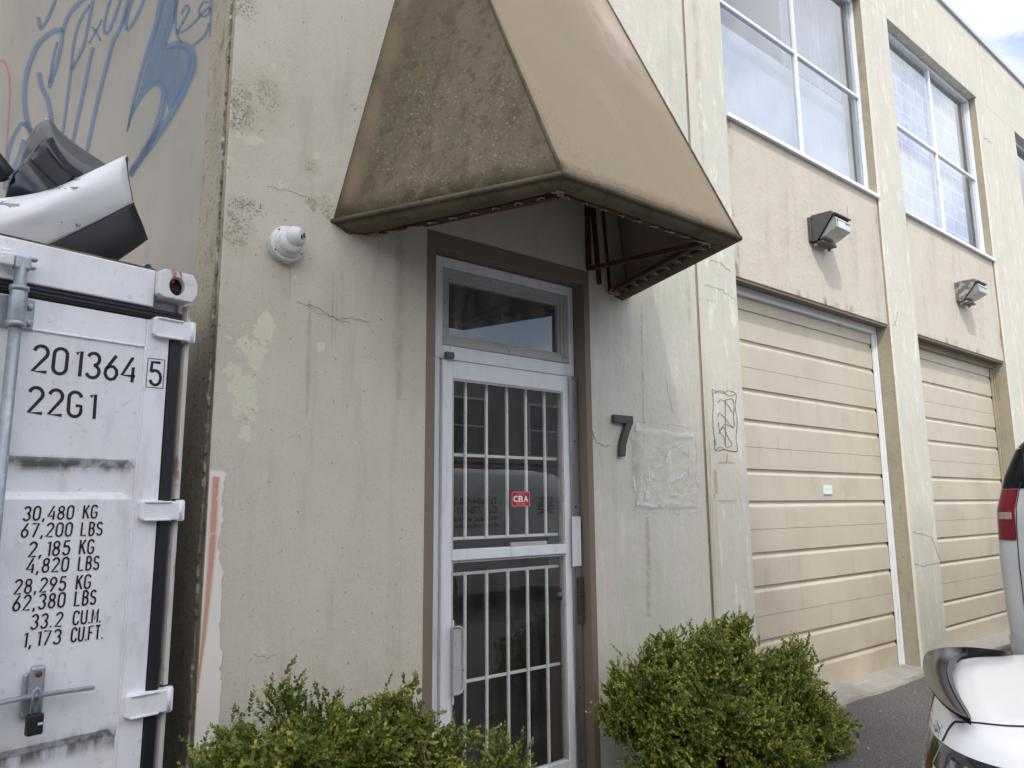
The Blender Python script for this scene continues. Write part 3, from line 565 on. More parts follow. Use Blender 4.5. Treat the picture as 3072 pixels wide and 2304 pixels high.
tg = Rib(lambda u, v: W(u, v, -.0035)); z6 = lambda x, y: (1750 + x / 2.0733, 1100 + y / 2.0733)
for pts in ([(800, 140), (810, 220), (805, 330), (815, 440), (822, 520), (880, 515), (955, 525), (950, 440), (958, 330), (945, 250), (950, 170), (900, 150), (860, 165), (800, 140)], [(810, 165), (860, 150), (905, 180), (945, 172)], [(835, 225), (860, 205), (900, 240), (935, 290), (930, 205), (880, 208)], [(835, 310), (850, 290), (890, 330), (935, 378), (935, 290)], [(840, 345), (850, 400), (880, 360), (938, 380)], [(840, 420), (870, 375), (900, 440), (925, 485), (890, 500), (875, 440), (845, 400)], [(885, 205), (884, 350), (886, 500)], [(820, 525), (850, 500), (900, 522), (958, 528)], [(825, 490), (818, 450)], [(895, 540), (893, 600)]):
    tg.stroke([z6(*p) for p in pts], 3.0, 5)
tg.build('scribbled_tag', m_tagink, bld)
gl = Rib(lambda u, v: W(u, v, -.0045))
for pts, wd_ in (([(820, 640), (825, 720), (828, 790)], 9), ([(840, 595), (890, 592), (945, 598)], 5), ([(838, 830), (880, 835), (955, 832)], 3), ([(812, 795), (820, 820)], 4)): gl.stroke([z6(*p) for p in pts], wd_, 3)
gl.build('tape_residue', m_glue, bld)
# scar of a removed sign: raised, lumpy plaster
m_scar = M('scar_plaster', srgb(197, 195, 184), .9, layers=[lay(7, .45, .6, srgb(190, 185, 176), .6), lay(11, .55, .62, srgb(206, 204, 188), .8), lay(30, .6, .68, srgb(216, 216, 216), .6, det=5), lay(26, .68, .75, srgb(120, 112, 100), .6, det=5)], bumps=[(24, .4, .01, (1, 1, 1)), (90, .4, .004, (1, 1, 1))])
A_, B_, C_, D_ = W(1905, 1275), W(2092, 1275), W(1912, 1540), W(2105, 1540)
nx, nz_ = 44, 62; PG = []
from mathutils import noise as mn
for j_ in range(nz_ + 1):
    row = []
    for i in range(nx + 1):
        s_, t_ = i / nx, j_ / nz_; x = (A_[0] * (1 - t_) + C_[0] * t_) * (1 - s_) + (B_[0] * (1 - t_) + D_[0] * t_) * s_; z = A_[2] * (1 - t_) + C_[2] * t_
        e = min(s_, 1 - s_, t_ * 1.2, (1 - t_) * 1.2); nse = mn.noise(Vector((x * 14, 3.3, z * 14))); n2 = mn.noise(Vector((x * 40, 7.3, z * 40)))
        hgt = .0010 + .0028 * max(0, 1 - abs(e - .10 - .04 * nse) / .06) + .0015 * max(0, nse) + .001 * n2
        ring = math.hypot((s_ - .52) / .34, (t_ - .52) / .36); hgt += .0022 * max(0, 1 - abs(ring - 1 + .25 * nse) / .12)
        cut = (.06 + .05 * nse + .03 * n2)
        row.append((x, -hgt if e > cut * .6 else .004, z))
    PG.append(row)
k = MB(); k.grid(PG, flip=True); k.build('plaster_scar', m_scar, bld, True)
m_scarline = paint('scar_line', srgb(120, 112, 98), .5, 1.0, 26, .42, .58)
for pts in ([(295, 350), (300, 480), (310, 650), (320, 820), (325, 905)], [(330, 345), (480, 350), (640, 380), (700, 400)], [(325, 910), (470, 912), (640, 915), (720, 905)], [(375, 400), (380, 560), (375, 740), (380, 830)], [(420, 470), (470, 510), (515, 545), (560, 500), (610, 480)], [(515, 545), (500, 600), (490, 630), (420, 625)], [(490, 630), (535, 630)], [(400, 690), (460, 710), (560, 715), (630, 660)], [(650, 480), (655, 600), (640, 740), (690, 860)], [(370, 830), (420, 850), (480, 855), (478, 880)], [(695, 420), (705, 560), (700, 700), (720, 820)]):
    Rib(lambda u, v: W(u, v, -.0085)).stroke(jag([z6(*p) for p in pts], 7, 3.2), 2.4, 0).build('scar_line', m_scarline, bld)
m_chip = paint('plaster_chip', srgb(226, 226, 228), .85, .5, 90, .35, .55)
for (a, b, w1) in (((335, 350), (340, 400), 14), ((420, 650), (412, 730), 22), ((545, 530), (510, 600), 14), ((400, 770), (398, 830), 16), ((540, 720), (640, 660), 11), ((330, 850), (460, 865), 14), ((655, 425), (690, 435), 14), ((318, 690), (322, 770), 8), ((590, 500), (615, 490), 10), ((540, 800), (590, 795), 9)):
    Rib(lambda u, v: W(u, v, -.0095)).stroke(jag([z6(*a), z6(*b)], 4, 2.5), w1, 0).build('plaster_chip', m_chip, bld)

# ---- graffiti on the side wall
m_blue = paint('blue_spray', srgb(98, 124, 150), .8, 1.0, 8, .1, .4)
m_blue2 = paint('blue_spray_fill', srgb(98, 124, 150), .6, .3, 4, .1, .6)
m_pink = paint('pink_spray', srgb(190, 120, 124), .7, .9, 8, .1, .35)
zf = lambda x, y: GP(x / 2.16, y / 2.16, .0022); gf = Rib(zf); gr2 = Rib(lambda x, y: GP(x / 2.16, y / 2.16, .0012)); gp = Rib(zf)
for pts, wd_ in (([(248, 110), (262, 180), (292, 150), (330, 70), (365, -20)], 26), ([(560, -20), (480, 50), (430, 130), (405, 220), (395, 300), (360, 440), (315, 570)], 30), ([(410, 190), (330, 212), (250, 285), (200, 390), (165, 520), (160, 680), (180, 800), (208, 870)], 36),
                 ([(370, 270), (340, 400), (318, 540)], 20), ([(250, 470), (268, 560), (305, 640), (325, 720), (335, 790)], 34), ([(580, 30), (520, 130), (490, 220), (470, 330), (462, 420), (440, 600), (420, 760), (402, 880)], 22), ([(605, -20), (572, 150), (540, 300), (490, 400), (466, 450)], 24),
                 ([(602, 305), (570, 450), (540, 600), (500, 780), (465, 940)], 26), ([(835, -20), (790, 150), (730, 280), (690, 430), (640, 620), (600, 800), (555, 1010)], 28), ([(592, 172), (625, 212), (652, 266)], 16), ([(660, 125), (620, 200), (575, 280)], 16),
                 ([(718, -20), (685, 100), (672, 190), (690, 215), (720, 170), (760, 60), (785, -20)], 22), ([(865, -20), (826, 90), (815, 170), (832, 188), (872, 130), (915, 40), (935, -20)], 24), ([(1172, 88), (1205, 35), (1222, 60), (1190, 130), (1152, 198), (1170, 207), (1235, 165), (1300, 95), (1352, 40)], 17),
                 ([(1348, 12), (1310, 18), (1288, 70), (1310, 106), (1350, 86), (1358, 45)], 16), ([(1150, -20), (1134, 120), (1145, 220), (1172, 275)], 18), ([(1354, 150), (1322, 230), (1250, 295)], 20), ([(210, 880), (150, 800), (90, 880), (55, 980), (40, 1060)], 30), ([(158, 905), (130, 1000), (85, 1110), (30, 1230)], 40), ([(1365, -20), (1366, 120), (1360, 240)], 20)): gf.stroke(pts, wd_ * 1.5)
gf.stroke([(820, 855, 10), (860, 720, 36), (930, 600, 50), (1010, 540, 52), (1060, 590, 60), (1050, 700, 70), (1000, 850, 64), (930, 980, 60), (835, 1140, 70)], None)
gf.stroke([(1070, 310, 60), (1160, 285, 70), (1235, 320, 70), (1250, 420, 80), (1200, 560, 80), (1120, 720, 76), (1020, 880, 70), (920, 1020, 60), (840, 1130, 50)], None)
gf.stroke([(1045, -10, 60), (1010, 160, 50), (955, 330, 44), (905, 500, 40), (855, 690, 30), (820, 850, 12)], None)
gf.stroke([(1130, -10, 50), (1110, 140, 50), (1060, 290, 60)], None)
gr2.poly([(1040, -20), (1140, -20), (1120, 150), (1060, 300), (1150, 290), (1240, 320), (1255, 430), (1180, 620), (1090, 720), (1070, 600), (1030, 530), (960, 560), (900, 640), (870, 690), (930, 480), (1000, 230)])
gp.stroke([(-10, 388), (30, 405), (55, 480), (62, 600), (50, 800), (35, 1020), (20, 1200)], 22)
gf.build('graffiti', m_blue, bld)['label'] = 'blue spray paint graffiti lettering'; gr2.build('graffiti_fill', m_blue2, bld); gp.build('graffiti_line', m_pink, bld)

# ================================================================== AWNING
AZ = 2.841
aw = thing('awning', 'weathered brown fabric awning with rusty tube frame over the entrance door', 'awning', (2.49, -.5, AZ))
PA, PB, PC, PD = [np.array(p) for p in ((1.455, .004, AZ), (1.958, -1.048, AZ), (3.177, -1.064, AZ), (3.525, .004, AZ))]
nL = np.cross(W(1184, 0, .0) - PA, PB - PA); T1 = onp(1468, 0, PA, nL); hl = (T1 - PB) / (T1 - PB)[1]; QA = PB + hl * (.004 - PB[1])
nF = np.cross(PC - PB, QA - PB); T2 = onp(1821, 0, PB, nF); hr = (T2 - PC) / (T2 - PC)[1]; QB = PC + hr * (.004 - PC[1])
zt_ = (QA[2] + QB[2]) / 2
base_f = srgb(172, 150, 122)
corner_low = [(1.958, -1.05, AZ, .75, .75, .55)]
m_can_side = M('awning_fabric_mildewed_shaded', srgb(118, 107, 92), .9, layers=[  # real mildew, plus a darker base colour for this side's weaker light
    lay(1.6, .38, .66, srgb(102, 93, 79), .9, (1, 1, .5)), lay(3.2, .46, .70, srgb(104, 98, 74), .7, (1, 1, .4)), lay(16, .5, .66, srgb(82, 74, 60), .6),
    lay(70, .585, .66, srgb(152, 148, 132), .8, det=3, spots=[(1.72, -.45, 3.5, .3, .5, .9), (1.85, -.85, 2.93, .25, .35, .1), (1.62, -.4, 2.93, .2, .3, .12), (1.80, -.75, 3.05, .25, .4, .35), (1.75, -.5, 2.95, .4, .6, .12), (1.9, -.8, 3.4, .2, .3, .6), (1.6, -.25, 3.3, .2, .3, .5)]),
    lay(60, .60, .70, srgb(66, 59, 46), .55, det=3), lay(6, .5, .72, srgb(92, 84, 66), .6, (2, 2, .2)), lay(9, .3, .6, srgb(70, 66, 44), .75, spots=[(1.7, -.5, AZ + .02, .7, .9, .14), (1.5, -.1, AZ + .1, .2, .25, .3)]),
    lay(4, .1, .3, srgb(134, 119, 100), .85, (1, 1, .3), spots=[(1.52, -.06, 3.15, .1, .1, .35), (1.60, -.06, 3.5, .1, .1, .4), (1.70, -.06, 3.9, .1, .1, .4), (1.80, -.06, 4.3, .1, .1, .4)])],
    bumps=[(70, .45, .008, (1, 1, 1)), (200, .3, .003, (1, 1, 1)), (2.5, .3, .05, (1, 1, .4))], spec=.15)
m_can_front = M('awning_fabric_faded', srgb(152, 138, 118), .85, layers=[
    lay(1.5, .4, .68, srgb(150, 138, 120), .8, (1, 1, .5)), lay(2.4, .45, .7, srgb(160, 145, 123), .7, (1, 1, .3)), lay(7, .52, .74, srgb(152, 140, 118), .6, (1.6, 1, .25)), lay(20, .54, .7, srgb(146, 130, 108), .4, (1, 1, .4)),
    lay(5, .3, .6, srgb(182, 168, 158), .7, (1.5, 1, .2), spots=[(3.02, -.45, 4.3, .22, .5, .7), (2.6, -.1, 5.2, .6, .5, .8)]),
    lay(80, .60, .67, srgb(96, 74, 52), .75, det=3, spots=[(2.15, -1.05, 2.98, .35, .3, .28), (2.35, -1.05, 2.88, .55, .3, .10), (2.03, -.9, 3.2, .14, .3, .55), (2.8, -1.05, 2.87, .4, .3, .06)]), lay(44, .71, .77, srgb(84, 66, 48), .7, det=3),
    lay(12, .3, .55, srgb(96, 86, 54), .8, spots=[(2.5, -1.06, AZ + .005, 1.2, .2, .045), (1.97, -1.05, 2.88, .05, .2, .08)])],
    bumps=[(160, .35, .003, (1, 1, 1)), (60, .3, .006, (1, 1, 1)), (2.2, .3, .05, (1, 1, .4))], spec=.2)
m_hem = M('awning_hem', srgb(104, 94, 80), .9, layers=[lay(5, .4, .7, srgb(80, 74, 58), .8), lay(30, .55, .7, srgb(60, 54, 42), .6)], bumps=[(120, .4, .004, (1, 1, 1))], spec=.1)
m_rust = M('rusted_tube', srgb(84, 54, 44), .85, .0, layers=[lay(14, .45, .65, srgb(58, 38, 32), .8), lay(40, .58, .7, srgb(120, 76, 50), .6)], bumps=[(90, .6, .004, (1, 1, 1))])
m_cord = M('lacing_cord', srgb(176, 164, 146), .9)
def panel(a, b, c, d, name, mat, sag=.012, nu=26, nv=22, flip=False):
    a, b, c, d = map(np.array, (a, b, c, d)); n = np.cross(b - a, d - a); n = n / np.linalg.norm(n); Pp = []
    for j_ in range(nv + 1):
        t = j_ / nv; row = []
        for i in range(nu + 1):
            s_ = i / nu; p = (a * (1 - s_) + b * s_) * (1 - t) + (d * (1 - s_) + c * s_) * t
            q = math.sin(math.pi * s_) * math.sin(math.pi * min(1, t * 1.0))
            p = p - n * (sag * q * (1 + .5 * mn.noise(Vector(p * 1.7)))) + n * (.005 * mn.noise(Vector(p * 5)) + .010 * mn.noise(Vector((p[0] * 3.1, p[1] * 3.1, p[2] * 1.1)))) * min(1, q * 3); row.append(p)
        Pp.append(row)
    k = MB(); k.grid(Pp, flip=flip); return k.build(name, mat, aw, True, solid=.003)
panel(PA, PB, QA, np.array([W(1184, 0, -.012)[0] + 0, -.012, W(1184, 0)[2]]) * 0 + QA + np.array([-.001, 0, 0]), 'side_panel', m_can_side)['label'] = 'mildew stained side panel painted darker for shade with grey lichen'
panel(PB, PC, QB, QA, 'front_panel', m_can_front)['label'] = 'sun faded tan front panel with brown spots'
panel(PC, PD, QB + np.array([.001, 0, 0]), QB, 'side_panel', m_can_front)
# hem: fabric folded in under the crease
cen = np.array([2.49, -.1, AZ])
hemI = [PA + np.array([.17, 0, -.022]), np.array([2.037, -.935, AZ - .012]), np.array([3.10, -.955, AZ - .012]), PD + np.array([-.14, 0, -.022])]
for (a, b, c, d) in ((PA, PB, hemI[1], hemI[0]), (PB, PC, hemI[2], hemI[1]), (PC, PD, hemI[3], hemI[2])):
    nseg = 24; Pp = [[], [], []]
    for i in range(nseg + 1):
        s_ = i / nseg; o_ = a * (1 - s_) + b * s_; i_ = d * (1 - s_) + c * s_; wv = .006 * mn.noise(Vector(i_ * 8))
        Pp[0].append(o_); Pp[1].append((o_ * .55 + i_ * .45) + np.array([0, 0, -.028])); Pp[2].append(i_ + np.array([0, 0, wv]))
    k = MB(); k.grid(Pp); k.build('hem', m_hem, aw, True, solid=.004)
# welt cords along the hips and rounded lower crease
for a, b in ((PB, QA), (PC, QB), (PA, PB), (PB, PC), (PC, PD)):
    k = MB(); pts = [a + (b - a) * t for t in np.linspace(0, 1, 20)]; hip = (b[2] > AZ + 1)
    k.tube(pts, .007 if hip else .012, 8); k.build('seam_welt', m_hem if hip else m_hem, aw, True)
# steel frame
fr_ = [hemI[0] + np.array([.05, .0, .015]), hemI[1] + np.array([.03, .035, .015]), hemI[2] + np.array([-.03, .035, .015]), hemI[3] + np.array([-.04, 0, .015])]
for a, b in zip(fr_[:-1], fr_[1:]):
    k = MB(); k.bar(a, b, .026, .026); k.build('frame_tube', m_rust, aw, bevel=.004)
for a, b in ((fr_[1], QA + np.array([.03, -.02, -.06])), (fr_[2], QB + np.array([-.03, -.02, -.06])), (fr_[0], QA + np.array([.02, -.01, -.1])), (fr_[3], QB + np.array([-.02, -.015, -.1]))):
    k = MB(); k.bar(a, b, .024, .024, (0, 1, 0)); k.build('frame_tube', m_rust, aw, bevel=.004)
def wtube(a, b, name='frame_tube', w_=.028):
    k = MB(); k.bar(a, b, w_, w_, (0, 1, 0) if abs(b[2] - a[2]) > .3 else (0, 0, 1)); return k.build(name, m_rust, aw, bevel=.004)
# upright on the wall right of the door and the struts that run out from it
vx = W(1768, 700, -.03); zlow = W(1765, 808, -.03)[2]
wtube((vx[0], -.018, zlow), (vx[0], -.018, zlow + .62))
wtube((vx[0] + .012, -.03, zlow + .012), fr_[2] + np.array([0, .0, -.01]))
lx = W(1275, 672, -.03); zl2 = W(1275, 668, -.03)[2]
wtube((lx[0], -.018, zl2), fr_[1] + np.array([0, .0, -.014]), w_=.034)
# second rafter beside the right wall edge
wtube(fr_[3] + np.array([-.10, -.01, .03]), QB + np.array([-.10, -.02, -.3]))
# lacing: cord loops between hem and tube
def lace(a, b, ai, bi, n, a0=.06, a1=.94):
    for i in range(n):
        s_ = a0 + (a1 - a0) * i / max(1, n - 1); h_ = ai * (1 - s_) + bi * s_; t1 = a * (1 - s_ + .018) + b * (s_ - .018); t2 = a * (1 - s_ - .018) + b * (s_ + .018)
        h2 = h_ * .85 + (ai * .5 + bi * .5) * 0 + (np.array(h_) - np.array([0, 0, .012])) * .15
        k = MB(); dn = np.array([0, 0, -.017]); k.tube([t1 + dn, h_ + np.array([0, 0, -.014]), t2 + dn], .0032, 5); k.build('lacing', m_cord, aw, True)
lace(fr_[0], fr_[1], hemI[0], hemI[1], 9, .02, .92); lace(fr_[1], fr_[2], hemI[1], hemI[2], 9, .05, .93); lace(fr_[2], fr_[3], hemI[2], hemI[3], 9)
def tangle(c, name='cord_tangle'):
    k = MB(); pts = []
    for i in range(26): pts.append(np.array(c) + np.array([random.uniform(-.035, .035), random.uniform(-.03, .03), random.uniform(-.028, .012)]))
    k.tube(smooth_poly(pts, 3), .0032, 5); k.build(name, m_cord, aw, True)
tangle(fr_[1] + np.array([-.02, -.03, 0])); tangle(fr_[2] + np.array([.02, -.02, 0])); tangle(fr_[3] + np.array([0, -.05, 0])); tangle(fr_[0] + np.array([.0, -.03, -.0]))

# ================================================================== WALL LIGHTS
m_bronze = M('dark_bronze_casting', srgb(78, 78, 80), .55, .1, layers=[lay(8, .45, .7, srgb(92, 90, 90), .7), lay(60, .62, .72, srgb(120, 116, 112), .4)], bumps=[(120, .15, .002, (1, 1, 1))])
m_bronze2 = M('chalky_casting', srgb(104, 102, 102), .7, .1, layers=[lay(18, .47, .6, srgb(176, 172, 170), .8, det=6), lay(60, .6, .7, srgb(60, 58, 58), .5)])
m_lens = M('frosted_prism_lens', srgb(158, 164, 162), .25, layers=[lay(12, .4, .7, srgb(134, 138, 136), .7, (1, 1, .3)), lay(40, .66, .74, srgb(110, 104, 94), .4)], bumps=[(160, .35, .004, (.05, 1, 1))], spec=.6)
m_lens.node_tree.nodes['Principled BSDF'].inputs['Transmission Weight'].default_value = .25
m_tape = M('paper_label', srgb(214, 214, 222), .6)
def wall_light(x0, z1, label, body_mat, s=1.0, tape=True):
    wd_, ht = .30 * s, .235 * s; yw = .035
    t = thing('wall_light', label, 'wall light', (x0 + wd_ / 2, yw, z1 - ht), 'flood lights over the garage doors')
    k = MB(); k.box(x0, x0 + wd_, yw - .03, yw, z1 - ht, z1 - .012); k.build('back_box', body_mat, t, bevel=.006)
    zt2 = z1; yb = yw - .03
    # hood: top shelf that runs out, cheeks that slant back to the bottom
    a0, a1 = x0 + .012, x0 + wd_ - .004; yo = yw - .215 * s; zs = z1 - .045 * s
    k = MB(); bot = z1 - ht - .005
    L_ = [(a0, yb, bot), (a0, yb, zt2), (a0, yo, zt2 - .01), (a0, yo - .012, zs), (a0, yb - .045, bot + .0)]
    Rr = [(a1, y, z) for _, y, z in L_]
    k.add(L_ + Rr, [(0, 1, 2, 3, 4), (9, 8, 7, 6, 5), (1, 6, 7, 2), (2, 7, 8, 3), (0, 4, 9, 5), (0, 5, 6, 1)])
    # sloping rim faces left open for the lens
    k.build('hood', body_mat, t, bevel=.005)
    k = MB(); i0, i1 = a0 + .022, a1 - .018
    pr = [(yo - .004, zs - .004), (yo - .028, zs - .03), (yo - .03, zs - .115 * s), (yb - .12 * s, bot + .035), (yb - .05, bot + .012)]
    A1 = [(i0, y, z) for y, z in pr]; B1 = [(i1, y, z) for y, z in pr]; n_ = len(pr)
    k.add(A1 + B1, [(i, i + n_, i + 1 + n_, i + 1) for i in range(n_ - 1)] + [tuple(range(n_)), tuple(range(2 * n_ - 1, n_ - 1, -1)), (0, n_ - 1, 2 * n_ - 1, n_)])
    ln = k.build('lens', m_lens, t, bevel=.004)
    k = MB()
    k.box(i0 + .01, i1 - .01, yo - .034, yo - .029, zs - .052, zs - .044); k.build('lens_rib', m_lens, ln)
    k = MB(); k.box(a0, a1, yo - .036, yo + .0, zs - .002, zs + .010); k.build('visor', body_mat, t, bevel=.003)
    k = MB(); k.box(a0 + .02, a1 - .02, yb - .085, yb - .002, bot - .02, bot - .0005); k.build('lens_lip', body_mat, t, bevel=.004)
    for sx_ in (a0 + .02, a1 - .03): 
        k = MB(); k.box(sx_, sx_ + .02, yb - .03, yb - .0, bot - .035, bot - .0205); k.build('latch', m_steel, t)
    if tape:
        k = MB(); k.box(i0 + .025, i0 + .15, yo - .0325, yo - .0305, zs - .112, zs - .05); k.build('paper_label', m_tape, ln)
    return t
pl = W(2421, 667, .035); wall_light(pl[0] + .0, W(2434, 655, .035)[2] + .0, 'dark floodlight with a paper label on its lens over the garage door beside the entrance', m_bronze, 1.0, True)
pl = W(2862.5, 855, .035); wall_light(pl[0], W(2872, 850, .035)[2], 'floodlight with flaking chalky hood over the farther garage door', m_bronze2, .98, False)

# ================================================================== DOME CAMERA
m_cam = M('white_plastic', srgb(214, 216, 216), .4, layers=[lay(20, .6, .72, srgb(150, 146, 136), .5), lay(26, .60, .68, srgb(52, 46, 40), .8, det=5, spots=[(1.25, -.06, 2.64, .12, .1, .045), (1.23, -.05, 2.655, .05, .1, .06)])], spec=.5)
m_black = M('black_gloss', (.01, .01, .012), .15)
c0 = W(850, 738); cx, cz = c0[0] + .005, c0[2]
sec = thing('security_camera', 'white turret security camera with black lens on the wall left of the awning', 'security camera', (cx, 0, cz))
k = MB(); k.lathe([(.078, 0), (.078, .034), (.074, .038)], (cx, 0, cz), (0, -1, 0), 40); k.build('base_ring', m_cam, sec, True, bevel=.002)
k = MB(); k.lathe([(.081, .0385), (.081, .044), (.079, .047)], (cx, 0, cz), (0, -1, 0), 40); k.build('flange', m_cam, sec, True)
k = MB(); k.lathe([(.064, .0465), (.064, .056), (.060, .064), (.056, .066)], (cx, 0, cz), (0, -1, 0), 40); k.build('collar', m_cam, sec, True)
k = MB(); k.lathe([(.054, .0655), (.055, .075), (.052, .09), (.044, .10)], (cx, 0, cz), (0, -1, 0), 40); k.build('cup', m_cam, sec, True)
ax = Vector((.62, -.66, .02)).normalized(); bc = Vector((cx + .010, -.088, cz + .020))
k = MB(); prof = [(.047 * math.sin(t), -.047 * math.cos(t)) for t in np.linspace(.05, math.pi * .68, 14)]
prof += [(.036, .036), (.033, .038)]
k.lathe(prof, bc, ax, 36); eye = k.build('eyeball', m_cam, sec, True)
sd = Vector((0, 0, 1)); rx = ax.cross(sd).normalized()
for off, rr in ((-.013, .0115), (.014, .0105)):
    k = MB(); ctr = bc + ax * .038 + (rx * off * .9 + Vector((0, 0, 1)) * (-off * .6)); k.lathe([(rr, 0), (rr, .0015)], ctr, ax, 18); k.build('lens', m_black, eye, True)
for an in (130, 215, 330):
    k = MB(); k.lathe([(.004, 0), (.004, .002)], (cx + .072 * math.cos(R(an)), -.047, cz + .072 * math.sin(R(an))), (0, -1, 0), 10); k.build('screw', m_lockplate, sec)
k = MB(); k.box(cx - .012, cx + .026, -.032, -.010, cz - .083, cz - .074); k.build('cable_plug', m_cam, sec, bevel=.002)

# ================================================================== HOUSE NUMBER
m_num = M('charcoal_number', srgb(66, 64, 64), .55, layers=[lay(60, .52, .66, srgb(100, 98, 98), .7, det=4)], bumps=[(120, .25, .003, (1, 1, 1))])
def NP(x, y, dy): p = W(1750 + x / 2.0733, 1100 + y / 2.0733, dy); return (p[0], dy, p[2])
FY = -.034
prof7 = [(195, 297), (310, 308), (312, 350), (285, 420), (268, 490), (263, 560), (231, 556), (234, 490), (250, 420), (270, 352), (195, 345)]
f_ = [NP(x, y, FY) for x, y in prof7]; bk = [(x, -.008, z) for x, _, z in f_]; kk = len(f_)
k = MB(); k.add(f_ + bk, [tuple(range(kk))[::-1], tuple(range(kk, 2 * kk))] + [(i, (i + 1) % kk, (i + 1) % kk + kk, i + kk) for i in range(kk)])
hn = tag(k.build('house_number', m_num, bevel=.0015), 'charcoal numeral 7 standing off the wall right of the entrance door', 'house number')
for px, py in ((225, 322), (255, 470)):
    k = MB(); p = NP(px, py, 0); k.lathe([(.004, 0), (.004, .02)], (p[0], 0, p[2]), (0, -1, 0), 8); k.build('stand_off', m_steel, hn)

# ================================================================== SHIPPING CONTAINER
CP0 = CAM + ray(250, 1080) * 2.6
def CP(u, v, d=0.0): return onp(u, v, CP0 + CN * d, CN)
def cs(p): return float(np.dot(np.array(p) - CP0, E1))           # position along the door face
S_R = cs(CP(595, 850, .045))                                     # right edge of the corner casting
def CL(s, d, z): p = CP0 + E1 * s + CN * d; return (p[0], p[1], z)
def cbox(mb, s0, s1, d0, d1, z0, z1, m=0): return mb.hexa([CL(s0, d1, z0), CL(s1, d1, z0), CL(s1, d0, z0), CL(s0, d0, z0), CL(s0, d1, z1), CL(s1, d1, z1), CL(s1, d0, z1), CL(s0, d0, z1)], m)
ZC = CP(463, 813, .0)[2]; S_L = S_R - 2.438; DEEP = -6.06
m_cw = M('container_white', srgb(232, 234, 239), .5, layers=[lay(2.2, .42, .7, srgb(222, 224, 230), .8), lay(12, .5, .72, srgb(196, 196, 199), .45, (1, 1, .35), det=5), lay(40, .6, .72, srgb(168, 166, 166), .35, det=4), lay(90, .70, .76, srgb(90, 70, 56), .6, det=3), lay(5, .56, .66, srgb(190, 186, 178), .35, (1, 1, .12), det=5)],
         bumps=[(2.2, .25, .03, (1, 1, 1)), (5, .08, .02, (1, 1, 1)), (60, .06, .003, (1, 1, 1))], spec=.45, rvar=.08)
zl1 = CP(200, 1382)[2]; zl2_ = CP(200, 1493)[2]; zl3 = CP(173, 2232)[2]
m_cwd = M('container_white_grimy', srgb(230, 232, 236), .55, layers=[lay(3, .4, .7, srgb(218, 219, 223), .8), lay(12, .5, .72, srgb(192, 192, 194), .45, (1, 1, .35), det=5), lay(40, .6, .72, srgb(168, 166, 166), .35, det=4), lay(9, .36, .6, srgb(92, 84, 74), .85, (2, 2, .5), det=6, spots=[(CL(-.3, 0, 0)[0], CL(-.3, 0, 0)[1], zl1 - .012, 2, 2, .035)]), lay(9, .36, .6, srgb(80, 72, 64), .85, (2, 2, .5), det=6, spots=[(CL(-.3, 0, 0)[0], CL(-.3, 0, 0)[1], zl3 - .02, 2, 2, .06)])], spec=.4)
m_cpost = M('container_post', srgb(205, 203, 198), .6, layers=[lay(6, .5, .7, srgb(178, 166, 142), .7, (1, 1, .3)), lay(14, .58, .68, srgb(150, 96, 52), .7, (1, 1, .4), det=6)])
m_rub = M('rubber_gasket', (.012, .013, .018), .45, layers=[lay(8, .6, .75, (.05, .05, .055), .6, (1, 1, .2))])
m_galv = M('galvanised', srgb(150, 158, 166), .42, .55, layers=[lay(20, .45, .65, srgb(176, 182, 188), .7), lay(50, .6, .7, srgb(112, 114, 116), .5)], bumps=[(90, .1, .002, (1, 1, 1))])
m_ink = M('container_ink', (.012, .012, .013), .5)
m_rustspot = paint('casting_rust', srgb(168, 92, 44), .8, 1.0, 30, .25, .55)
ct = thing('shipping_container', 'white steel shipping container with black stencilled weights beside the building corner', 'container', tuple(CL((S_L + S_R) / 2, DEEP / 2, 0)))
b0 = MB(); zb_ = .02
cbox(b0, S_L + .05, S_R - .02, DEEP, -.06, .15, ZC - .03); b0.build('container_body', m_cw, ct)
# corrugated right side
k = MB(); rows = [[], []]
for i in range(44):
    d = -.10 - i * .135
    for dd, ss in ((0, 0), (-.05, 0), (-.068, .03), (-.118, .03)): rows[0].append(CL(S_R - .05 + ss, d + dd, .18)); rows[1].append(CL(S_R - .05 + ss, d + dd, ZC - .1))
k.grid(rows); k.build('side_panel', m_cw, ct)
s_g = cs(CP(509, 1033)); s_ge = cs(CP(542, 1033))                       # gasket
gz1 = CP(300, 893)[2]; gz0 = CP(300, 928)[2]; zdoor = gz0 - .004         # horizontal gasket
k = MB(); cbox(k, S_L + .1, S_R - .15, -.05, .012, gz1, ZC); hb = k.build('header_beam', m_cw, ct, bevel=.006)
k = MB(); cbox(k, S_L + .1, S_R - .15, -.06, .004, ZC + .0005, ZC + .008); k.build('roof_edge', M('edge_grime', srgb(120, 104, 84), .8, layers=[lay(20, .45, .6, srgb(60, 50, 42), .8)]), ct)
k = MB(); cbox(k, S_L + .2, s_ge, -.04, .004, gz0, gz1 - .002); k.box(0, 0, 0, 0, 0, 0) if False else None; k.build('gasket', m_rub, ct, bevel=.006)
for q in (.33, .66):
    k = MB(); zz_ = gz0 + (gz1 - gz0) * q; cbox(k, S_L + .2, s_ge - .01, .004, .008, zz_ - .004, zz_ + .004); k.build('gasket_rib', m_rub, ct, bevel=.002)
k = MB(); cbox(k, s_g, s_ge, -.04, .006, .2, gz0 - .001); k.build('gasket', m_rub, ct, bevel=.006)
# corner post with its hinge channel
k = MB(); cbox(k, s_ge, S_R - .012, -.16, -.035, .15, ZC - .05); k.build('corner_post', m_cpost, ct)
